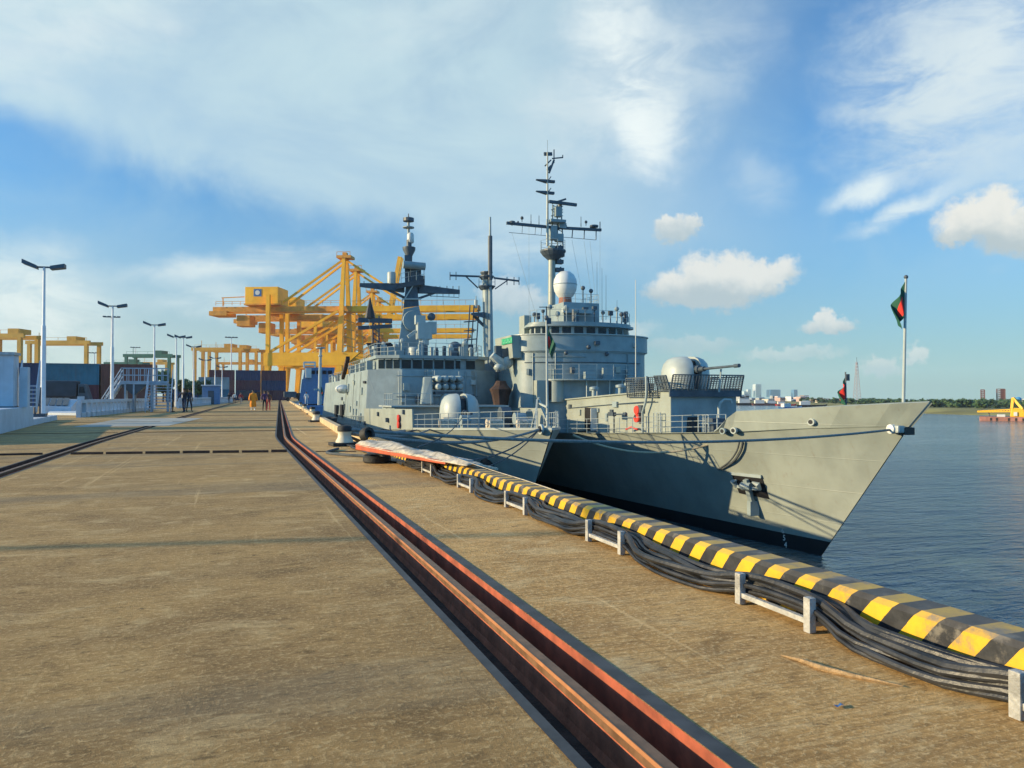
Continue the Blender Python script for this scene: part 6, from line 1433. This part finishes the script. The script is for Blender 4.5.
# ---------------------------------------------------------------- people
M['skin'] = pmat('brown_skin', (.23, .12, .07), .6)
M['hair'] = pmat('black_hair', (.012, .010, .010), .6)
CL = {k: pmat(k + '_cloth', v, .85, var=.2, scale=8, bump=.5) for k, v in {'orange': (.75, .27, .02), 'white': (.68, .68, .66), 'black': (.016, .018, .024), 'navy': (.02, .03, .06), 'red': (.35, .03, .03), 'purple': (.09, .04, .11), 'grey': (.2, .21, .22), 'brown': (.10, .05, .03)}.items()}
def person(x, y, rz, h, top, bottom, label, walk=.12, robe=False, arm=0.12):
    """one continuous skinned body; shirt, trousers or robe as its clothing, hair on the head"""
    me = bpy.data.meshes.new('person_skeleton')
    s = h / 1.70
    J = {'pelvis': (0, 0, .92), 'waist': (0, 0, 1.08), 'chest': (0, .0, 1.28), 'neck': (0, .01, 1.45), 'jaw': (0, -.02, 1.53), 'crown': (0, .0, 1.65)}
    rad = {'pelvis': (.145, .10), 'waist': (.125, .09), 'chest': (.165, .10), 'neck': (.05, .05), 'jaw': (.068, .075), 'crown': (.072, .085)}
    E_ = [('pelvis', 'waist'), ('waist', 'chest'), ('chest', 'neck'), ('neck', 'jaw'), ('jaw', 'crown')]
    for sd, nm in ((-1, 'l'), (1, 'r')):
        wk = walk * sd
        J['hip' + nm] = (sd * .09, 0, .88); J['knee' + nm] = (sd * .10, -wk * .7 - .02, .48); J['ankle' + nm] = (sd * .10, -wk * 1.2 + .03, .08); J['toe' + nm] = (sd * .11, -wk * 1.2 - .15, .035)
        J['sh' + nm] = (sd * .19, 0, 1.38); J['el' + nm] = (sd * (.24 + arm * .3), wk * .6 + .03, 1.12); J['wr' + nm] = (sd * (.24 + arm * .4), wk * 1.0 - .06, .87); J['hand' + nm] = (sd * (.24 + arm * .4), wk * 1.1 - .09, .76)
        for k, r_ in (('hip', .088), ('knee', .058), ('ankle', .04), ('toe', .035), ('sh', .058), ('el', .043), ('wr', .032), ('hand', .036)): rad[k + nm] = (r_, r_)
        E_ += [('pelvis', 'hip' + nm), ('hip' + nm, 'knee' + nm), ('knee' + nm, 'ankle' + nm), ('ankle' + nm, 'toe' + nm), ('chest', 'sh' + nm), ('sh' + nm, 'el' + nm), ('el' + nm, 'wr' + nm), ('wr' + nm, 'hand' + nm)]
    names = list(J); idx = {k: i for i, k in enumerate(names)}
    me.from_pydata([tuple(c * s for c in J[k]) for k in names], [(idx[a], idx[b]) for a, b in E_], [])
    o = bpy.data.objects.new('person_source', me); COL.objects.link(o)
    md = o.modifiers.new('skin', 'SKIN'); md.use_smooth_shade = True
    for k in names:
        v = me.skin_vertices[0].data[idx[k]]; v.radius = tuple(q * s for q in rad[k]); v.use_root = (k == 'pelvis')
    sub = o.modifiers.new('smooth', 'SUBSURF'); sub.levels = 1; sub.render_levels = 1
    bpy.context.view_layer.update()
    m2 = bpy.data.meshes.new_from_object(o.evaluated_get(bpy.context.evaluated_depsgraph_get()))
    bpy.data.objects.remove(o)
    m2.name = 'person'; m2.materials.clear()
    for mm_ in (M['skin'], CL[top], CL[bottom], M['hair']): m2.materials.append(mm_)
    for p in m2.polygons:
        c = p.center; z = c.z / s; p.use_smooth = True
        arm_ = abs(c.x) / s > .205
        p.material_index = 0
        if z < .05: p.material_index = 3
        elif z < .96 and not arm_: p.material_index = 2
        elif z < 1.43 and (not arm_ or z > 1.0): p.material_index = 1
        elif z > 1.60 or (z > 1.52 and c.y > .02 * s): p.material_index = 3
    root = bpy.data.objects.new('person', m2); COL.objects.link(root); root.location = (x, y, 0.0); root.rotation_euler = (0, 0, rz)
    tag(root, label, 'person', 'people on the quay')
    hm = MB(); hm.lathe((0, .012 * s, 1.625 * s), [(.075 * s, -.06 * s), (.088 * s, 0), (.082 * s, .05 * s), (.05 * s, .085 * s), (.005, .095 * s)], 12); hm.build('hair', M['hair'], root, smooth=True)
    if robe:
        rb = MB(); prof = [(.20, .30), (.23, .45), (.20, .75), (.17, .98), (.185, 1.2), (.20, 1.36), (.12, 1.44), (.06, 1.47)]
        rings = []
        for r_, z in prof: rings.append([(r_ * s * 1.12 * math.cos(a) * (1 + .07 * math.sin(a * 6 + z * 3)), r_ * s * .8 * math.sin(a), z * s) for a in [2 * math.pi * k / 20 for k in range(20)]])
        rb.rings(rings); rb.build('robe', CL[top], root, smooth=True)
        for sd in (-1, 1): MB().tube([(sd * .17 * s, 0, 1.39 * s), (sd * .27 * s, .03, 1.1 * s), (sd * .29 * s, -.03, .86 * s)], [.085 * s, .08 * s, .09 * s], 10).build('sleeve', CL[top], root, smooth=True)
    return root
def stand(px, py): w_ = at(px, py, z=0); return w_.x, w_.y
x, y = stand(253, 410.6); person(x, y, 0.2, 1.78, 'orange', 'white', 'person in a loose orange tunic and white trousers walking on the quay', .10, True)
x, y = stand(264.5, 411); person(x, y, 0.1, 1.72, 'purple', 'black', 'person in dark purple top and black trousers walking beside the one in orange', .14)
x, y = stand(268.5, 410.5); person(x, y + .2, 0.1, 1.68, 'brown', 'red', 'person in brown top and dull red trousers, close beside the dark clad walker', .12)
x, y = stand(172, 412.3); person(x, y, 1.4, 1.80, 'black', 'black', 'person in black standing alone beside the foot of the footbridge stair', .03)
x, y = stand(184.0, 412.5); person(x, y, -.4, 1.86, 'black', 'navy', 'tall person in black, left of the pair standing close together', .10, arm=.4)
x, y = stand(189.2, 412.0); person(x, y, .5, 1.84, 'navy', 'black', 'person in navy, right of the pair standing close together', .16)
x, y = stand(150.5, 411); person(x, y, 1.2, 1.62, 'grey', 'black', 'person in grey and black at the left side of the footbridge stair', .05)
x, y = stand(306.3, 405.2); person(x, y, .3, 1.8, 'white', 'white', 'person in white standing far along the quay by the ship', .05)
x, y = stand(241.0, 404.0); person(x, y, 0, 1.75, 'red', 'grey', 'small far off person in red top', .12)
x, y = stand(234.5, 403.6); person(x, y, 0, 1.75, 'white', 'navy', 'small far off person in a white top left of the one in red', .12)
x, y = stand(229.0, 403.4); person(x, y, 0, 1.75, 'black', 'black', 'small far off person in black, leftmost of the distant walkers', .12)

# ---------------------------------------------------------------- trees
def leafmat(name, col):
    m = bpy.data.materials.new(name); m.use_nodes = True; T = NT(m.node_tree); b = T.n['Principled BSDF']; o = T.new('ShaderNodeTexCoord').outputs['Object']
    c = T.mix(T.ss(T.noise(o, .9, 3), .35, .65), tuple(q * .65 for q in col), tuple(q * 1.45 for q in col)); T.l.new(c, b.inputs['Base Color']); b.inputs['Roughness'].default_value = .6
    return m
M['leaf'] = leafmat('dark_green_leaves', (.045, .085, .022)); M['leaf2'] = leafmat('mid_green_leaves', (.070, .115, .030)); M['bark'] = pmat('grey_bark', (.11, .085, .06), .9, bump=.6)
def leaves(mb, clumps, n, size, rnd):
    for c, r_ in clumps:
        for _ in range(n):
            d = Vector((rnd.gauss(0, 1), rnd.gauss(0, 1), rnd.gauss(0, 1))).normalized() * (r_ * rnd.uniform(.35, 1.05)); p = Vector(c) + Vector((d.x, d.y, d.z * .8))
            a = Vector((rnd.gauss(0, 1), rnd.gauss(0, 1), rnd.gauss(0, 1))).normalized(); b = a.orthogonal().normalized(); q = size * rnd.uniform(.6, 1.4)
            mb.add([p + a * q, p + b * q * .5, p - a * q, p - b * q * .5], [(0, 1, 2, 3)])
def tree(x, y, h, r, mat, label, seed, n=150, size=.30):
    rnd = random.Random(seed); root = empty('tree', (x, y, 0), 0, label, 'tree', 'trees behind the barrier')
    mb = MB(); mb.tube([(0, 0, -.1), (.1, 0, h * .35), (0, .1, h * .7)], [.22, .16, .06], 8); cl = []
    for k in range(11):
        a = rnd.uniform(0, 6.28); rr = r * rnd.uniform(.25, .8); z = h * rnd.uniform(.42, .92); c = (math.cos(a) * rr, math.sin(a) * rr, z); cl.append((c, r * rnd.uniform(.28, .5)))
        mb.tube([(.05, 0, h * rnd.uniform(.3, .5)), c], [.08, .03], 5)
    mb.build('trunk', M['bark'], root, smooth=True)
    lf = MB(); leaves(lf, cl, n, size, rnd); lf.build('crown', mat, root)
for i, (px, d, ytop, rpx, m_, lab) in enumerate(((150, 150, 370, 13, 'leaf2', 'bushy green tree behind the footbridge, under the green yard crane'), (163, 155, 372, 12, 'leaf2', 'second bushy tree just right of the first behind the footbridge'), (186, 150, 379, 11, 'leaf', 'low dark tree behind the two people standing close together'), (198, 158, 380, 12, 'leaf', 'low dark tree between the far lamp posts'), (141, 160, 377, 9, 'leaf', 'small tree at the left end behind the footbridge'), (207, 165, 383, 8, 'leaf', 'smallest dark tree, beside the blue kiosk'))):
    w_ = EYE + ray(px, HZ) * d; tree(w_.x, w_.y, CAM_H + (HZ - ytop) * d / F_PX, rpx * d / F_PX, M[m_], lab, 20 + i)

# ---------------------------------------------------------------- far bank
def bank_pt(px, py): return at(px, py, z=WZ)
shore = [bank_pt(560, 403.6), bank_pt(700, 404.4), bank_pt(745, 404.8), bank_pt(800, 405.2), bank_pt(835, 407.5), bank_pt(870, 410.5), bank_pt(910, 413.2), bank_pt(960, 414.8), bank_pt(1024, 416.2), bank_pt(1120, 418), bank_pt(1400, 424)]
M['grass'] = pmat('dry_bank_grass', (.22, .20, .06), .9, var=.35, scale=.05, bump=.3)
rows = []
for p in shore:
    o = Vector((p.x, p.y, 0)).normalized(); rows.append([p + Vector((0, 0, -.6)), p + o * 4 + Vector((0, 0, .35)), p + o * 45 + Vector((0, 0, 1.9)), p + o * 170 + Vector((0, 0, 2.0)), p + o * 190 + Vector((0, 0, -2.0))])
tag(MB().sheet(rows).build('far_bank', M['grass'], smooth=True), kind='structure')
rnd = random.Random(77); lf = MB()
for i in range(330):
    t = rnd.random(); px = 800 + 330 * t; k = rnd.random()
    base = at(px, HZ + 4, z=WZ); dirv = Vector((ray(px, HZ).x, ray(px, HZ).y, 0)).normalized()
    sh = 0
    f = (px - 800) / 30.0
    for a_, b_ in zip(shore, shore[1:]):
        pa = CX + F_PX * (a_ - EYE).dot(RT) / (a_ - EYE).dot(FW); pb = CX + F_PX * (b_ - EYE).dot(RT) / (b_ - EYE).dot(FW)
        if pa <= px <= pb: sh = (a_.lerp(b_, (px - pa) / (pb - pa)) - Vector((0, 0, WZ))).length; break
    dd = sh + rnd.uniform(45, 150); c = dirv * dd; h = rnd.uniform(2.2, 4.4)
    leaves(lf, [((c.x, c.y, WZ + 1.9 + h * .45), h * .55), ((c.x + rnd.uniform(-3, 3), c.y + rnd.uniform(-3, 3), WZ + 1.9 + h * .7), h * .35)], 34, .95, rnd)
tag(lf.build('far_woods', M['leaf']), 'band of dark green trees along the far river bank', 'woods', kind='stuff')
def far_box(px0, px1, ytop, d, zb, depth, mat, name, label, cat, group=None, windows=0, roof=None):
    a = EYE + ray(px0, HZ) * d; b = EYE + ray(px1, HZ) * d; c = (a + b) / 2; w_ = (b - a).length; zt = CAM_H + (HZ - ytop) * d / F_PX; ang = math.atan2((b - a).y, (b - a).x)
    root = empty(name, (c.x, c.y, zb), ang, label, cat, group); h = zt - zb
    MB().bb(-w_ / 2, w_ / 2, 0, depth, 0, h).build('wall', mat, root)
    if windows:
        mb = MB(); n = max(2, int(h / 3.4)); 
        for i in range(n): mb.bb(-w_ / 2 + w_ * .08, w_ / 2 - w_ * .08, -.25, -.02, h * (i + .35) / n, h * (i + .75) / n)
        mb.build('window_band', M['glass'], root)
    MB().bb(-w_ / 2 * .9, w_ / 2 * .9, depth * .05, depth * .95, h, h + max(.5, h * .03)).build('roof', roof or mat, root)
    return root
M['tower'] = pmat('pale_tower_render', (.40, .42, .44), .7, var=.1, scale=.02); M['towerblue'] = pmat('blue_glass_tower', (.06, .16, .28), .3, var=.15, scale=.05); M['brownt'] = pmat('dark_red_steelwork', (.13, .055, .05), .7, var=.25, scale=.1)
far_box(755.5, 761.5, 384.5, 2500, WZ + 2, 30, M['tower'], 'tower_block', 'tallest pale tower block of the far skyline', 'tower block', None, 1)
far_box(748, 751, 389.6, 2500, WZ + 2, 20, M['tower'], 'tower_block', 'slim grey tower block left of the tallest one on the far skyline', 'tower block', None, 1)
far_box(744, 746.5, 391.5, 2500, WZ + 2, 20, M['tower'], 'tower_block', 'low slim tower block at the left end of the far skyline', 'tower block', None, 1)
far_box(770, 780.5, 389.8, 2500, WZ + 2, 35, M['towerblue'], 'tower_block', 'broad blue glass tower block on the far skyline', 'tower block', None, 1)
far_box(793.8, 797.6, 389.8, 2500, WZ + 2, 25, M['towerblue'], 'tower_block', 'slim blue glass tower block at the right of the far skyline', 'tower block', None, 1)
wc = [pmat('%s_render' % n_, c_, .75) for n_, c_ in (('cream', (.55, .50, .40)), ('white', (.70, .70, .68)), ('pink', (.48, .33, .29)), ('grey', (.33, .35, .36)))]; rc_ = [pmat('rusty_roof', (.22, .10, .06), .8), pmat('white_roof', (.65, .66, .66), .6), pmat('blue_roof', (.10, .2, .32), .6)]
rnd = random.Random(3); px = 738.0
while px < 836:
    w_ = rnd.uniform(2.2, 6.0); d = rnd.uniform(720, 830) if px < 800 else rnd.uniform(560, 700)
    far_box(px, px + w_, rnd.uniform(394.2, 400.0) if px < 808 else rnd.uniform(398.5, 401.5), d, WZ + .5, rnd.uniform(8, 20), rnd.choice(wc), 'shore_building', 'low pale building among many along the far shore below the skyline', 'building', 'low buildings on the far shore', 1, rnd.choice(rc_)); px += w_ * rnd.uniform(.55, 1.1)
def small_boat(px, py, L, col, label, cabin='white', ang=0.0):
    w_ = at(px, py, z=WZ); o = empty('boat', (w_.x, w_.y, WZ), -YAW + ang, label, 'boat', 'boats moored along the far shore')
    MB().rings([[(-L * .45, -L * .08, -.3), (L * .38, -L * .08, -.3), (L * .45, 0, -.3), (L * .38, L * .08, -.3), (-L * .45, L * .08, -.3)], [(-L * .5, -L * .10, L * .07), (L * .4, -L * .10, L * .07), (L * .53, 0, L * .10), (L * .4, L * .10, L * .07), (-L * .5, L * .10, L * .07)]]).build('hull', col, o)
    MB().bb(-L * .4, -L * .08, -L * .07, L * .07, L * .07, L * .19).build('cabin', M[cabin], o); MB().cyl((-L * .2, 0, L * .19), (-L * .2, 0, L * .36), .12, n=6).build('mast', M['ship_d'], o)
small_boat(752, 405.3, 26, M['boot'], 'dark hulled boat at the left of the far shore moorings'); small_boat(766, 405.4, 22, M['brownt'], 'reddish hulled boat under the broad blue tower block'); small_boat(777, 405.3, 20, M['shipblue'], 'blue hulled boat moored right of the reddish one'); small_boat(786, 405.6, 16, M['red'], 'small red hulled boat moored on the far shore')
small_boat(791, 409.2, 17, M['blue'], 'white and blue boat out on the river just above the bow bulwark', 'white', .5); small_boat(812, 407, 20, M['boot'], 'long dark boat close under the shore right of the white and blue boat')
# lattice tower
w_ = EYE + ray(857, HZ) * 620; h = CAM_H + (HZ - 364.5) * 620 / F_PX - WZ; lt = empty('lattice_tower', (w_.x, w_.y, WZ + 2), 0, 'thin lattice radio tower rising beyond the bow bulwark', 'radio tower')
M['latt'] = pmat('faded_red_and_white_steel', (.42, .30, .28), .6); mb = MB(); n = 12
for i in range(n):
    z0, z1 = h * i / n, h * (i + 1) / n; r0, r1 = 2.2 * (1 - i / n * .8), 2.2 * (1 - (i + 1) / n * .8)
    for k in range(4):
        s0, s1 = [(1, 1), (-1, 1), (-1, -1), (1, -1)][k], [(1, 1), (-1, 1), (-1, -1), (1, -1)][(k + 1) % 4]
        mb.bar((s0[0] * r0, s0[1] * r0, z0), (s0[0] * r1, s0[1] * r1, z1), .28); mb.bar((s0[0] * r0, s0[1] * r0, z0), (s1[0] * r1, s1[1] * r1, z1), .16)
mb.build('lattice', M['latt'], lt); MB().cyl((0, 0, h), (0, 0, h + 4), .15, n=5).build('aerial', M['ship_d'], lt)
# brown frame towers, silos, house, dredger at the right
def frame_tower(px0, px1, ytop, d, label):
    a = EYE + ray(px0, HZ) * d; b = EYE + ray(px1, HZ) * d; w2 = (b - a).length / 2; c = (a + b) / 2; h = CAM_H + (HZ - ytop) * d / F_PX - WZ - 2; o = empty('frame_tower', (c.x, c.y, WZ + 2), -math.atan2(c.x, c.y), label, 'tower', 'dark red frame towers on the right bank'); mb = MB()
    for x in (-w2, w2):
        for y in (0, w2 * 2): mb.bar((x, y, 0), (x, y, h), .8)
    n = 7
    for i in range(n + 1):
        z = h * i / n; mb.bar((-w2, 0, z), (w2, 0, z), .5); mb.bar((-w2, w2 * 2, z), (w2, w2 * 2, z), .5); mb.bar((-w2, 0, z), (-w2, w2 * 2, z), .5)
        if i < n: mb.bar((-w2, 0, z), (w2, 0, z + h / n), .35)
    mb.build('steel_frame', M['brownt'], o)
    return o, w2, h
frame_tower(981.3, 984.2, 389.7, 560, 'slim dark red frame tower behind the trees on the right bank')
o, w2, h = frame_tower(997.5, 1004.3, 389, 560, 'broad dark red frame tower behind the trees on the right bank')
MB().bb(-w2 * .1, w2 * .95, .6, w2 * 1.8, 0, h * .98).build('cladding', M['brownt'], o)
def silo(px0, px1, ytop, d, mat, label):
    a = EYE + ray(px0, HZ) * d; b = EYE + ray(px1, HZ) * d; c = (a + b) / 2; r_ = (b - a).length / 2; h = CAM_H + (HZ - ytop) * d / F_PX - WZ - 1.5; o = empty('silo', (c.x, c.y, WZ + 1.5), 0, label, 'silo', 'silos on the right bank')
    MB().cyl((0, 0, 0), (0, 0, h * .9), r_, n=20).build('shell', mat, o, smooth=True); MB().cyl((0, 0, h * .9), (0, 0, h), r_, r_ * .3, 20).build('roof', mat, o)
M['tealp'] = pmat('teal_silo_paint', (.08, .30, .36), .5); M['skyb'] = pmat('bright_blue_silo_paint', (.04, .27, .55), .5)
silo(1006, 1011, 400, 420, M['tealp'], 'teal silo left of the yellow dredger mast'); silo(1015.5, 1021, 397, 430, M['skyb'], 'bright blue silo behind the yellow dredger'); silo(1021.5, 1031, 398.5, 440, M['white'], 'white silo at the right edge beside the bright blue one')
far_box(987.5, 993, 405.3, 400, WZ + 1.5, 6, wc[1], 'shore_hut', 'small white hut among the trees behind the dredger boom', 'hut', None, 0, rc_[0])
w_ = at(1003, 421.0, z=WZ); k_ = (w_ - EYE).dot(FW) / F_PX
dr = empty('dredger', (w_.x, w_.y, WZ), -math.atan2(w_.x, w_.y), 'yellow crane dredger on a long rust red pontoon at the right edge of the river', 'dredger')
M['yel'] = pmat('bright_yellow_machine_paint', (.85, .45, .02), .45); M['pont'] = pmat('rust_red_pontoon', (.34, .15, .11), .7, var=.3, scale=.4)
MB().bb(-20 * k_, 34 * k_, 0, 9, -.5, 4 * k_).build('pontoon', M['pont'], dr, bevel=.1)
mb = MB(); [mb.bb(x * k_, (x + 1.6) * k_, -.12, -.01, .3 * k_, 3 * k_) for x in (-11, -6, 4, 10, 16)]; mb.build('tyre_fender', M['black'], dr)
MB().hexa([(6 * k_, 2, 4 * k_), (19 * k_, 2, 4 * k_), (19 * k_, 6, 4 * k_), (6 * k_, 6, 4 * k_), (7 * k_, 2, 13 * k_), (17 * k_, 2, 13 * k_), (17 * k_, 6, 13 * k_), (7 * k_, 6, 13 * k_)]).build('crane_house', M['yel'], dr, bevel=.2)
mb = MB(); mb.bar((7.5 * k_, 2.2, 12 * k_), (8.6 * k_, 3.5, 23 * k_), .7); mb.bar((16.5 * k_, 2.2, 12 * k_), (8.8 * k_, 3.5, 23 * k_), .7); mb.bar((7.5 * k_, 5.8, 12 * k_), (8.6 * k_, 4.5, 23 * k_), .6); mb.build('gantry_frame', M['yel'], dr)
mb = MB()
for y in (3, 5):
    mb.bar((7 * k_, y, 11.4 * k_), (-22 * k_, y, 9.4 * k_), .28); mb.bar((7 * k_, y, 9.2 * k_), (-22 * k_, y, 8.6 * k_), .28)
    for i in range(12): x0_, x1_ = 7 - 29 * i / 12, 7 - 29 * (i + 1) / 12; mb.bar((x0_ * k_, y, (11.4 - 2 * i / 12) * k_), (x1_ * k_, y, (9.2 - .6 * i / 12) * k_), .16)
mb.build('boom', M['yel'], dr); mb = MB(); mb.cyl((8.6 * k_, 4, 23 * k_), (-21 * k_, 4, 9.6 * k_), .05, n=4); mb.cyl((-12 * k_, 4, 9 * k_), (-12 * k_, 4, 4 * k_), .2, n=5); mb.build('cable', M['ship_d'], dr)
MB().bb(-5 * k_, 2 * k_, 1, 4, 4 * k_, 6.4 * k_).build('deck_house', M['white'], dr, bevel=.1); MB().bb(9 * k_, 12 * k_, 1.6, 1.98, 5 * k_, 9 * k_).build('cab', M['white'], dr); MB().bb(20 * k_, 30 * k_, 2, 6, 4 * k_, 9 * k_).build('engine_house', M['ship_d'], dr)

# ---------------------------------------------------------------- river haze
hm = bpy.data.materials.new('river_haze'); hm.use_nodes = True; T = NT(hm.node_tree); T.n.clear()
ho = T.new('ShaderNodeOutputMaterial'); hv = T.new('ShaderNodeVolumePrincipled')
hv.inputs['Color'].default_value = (0.86, 0.93, 1.0, 1); hv.inputs['Density'].default_value = 0.00012; hv.inputs['Anisotropy'].default_value = 0.2
T.l.new(hv.outputs[0], ho.inputs['Volume'])
hz_ = MB().bb(-700, 2600, -960, 2800, -10.5, 105).build('haze', hm); tag(hz_, kind='stuff')
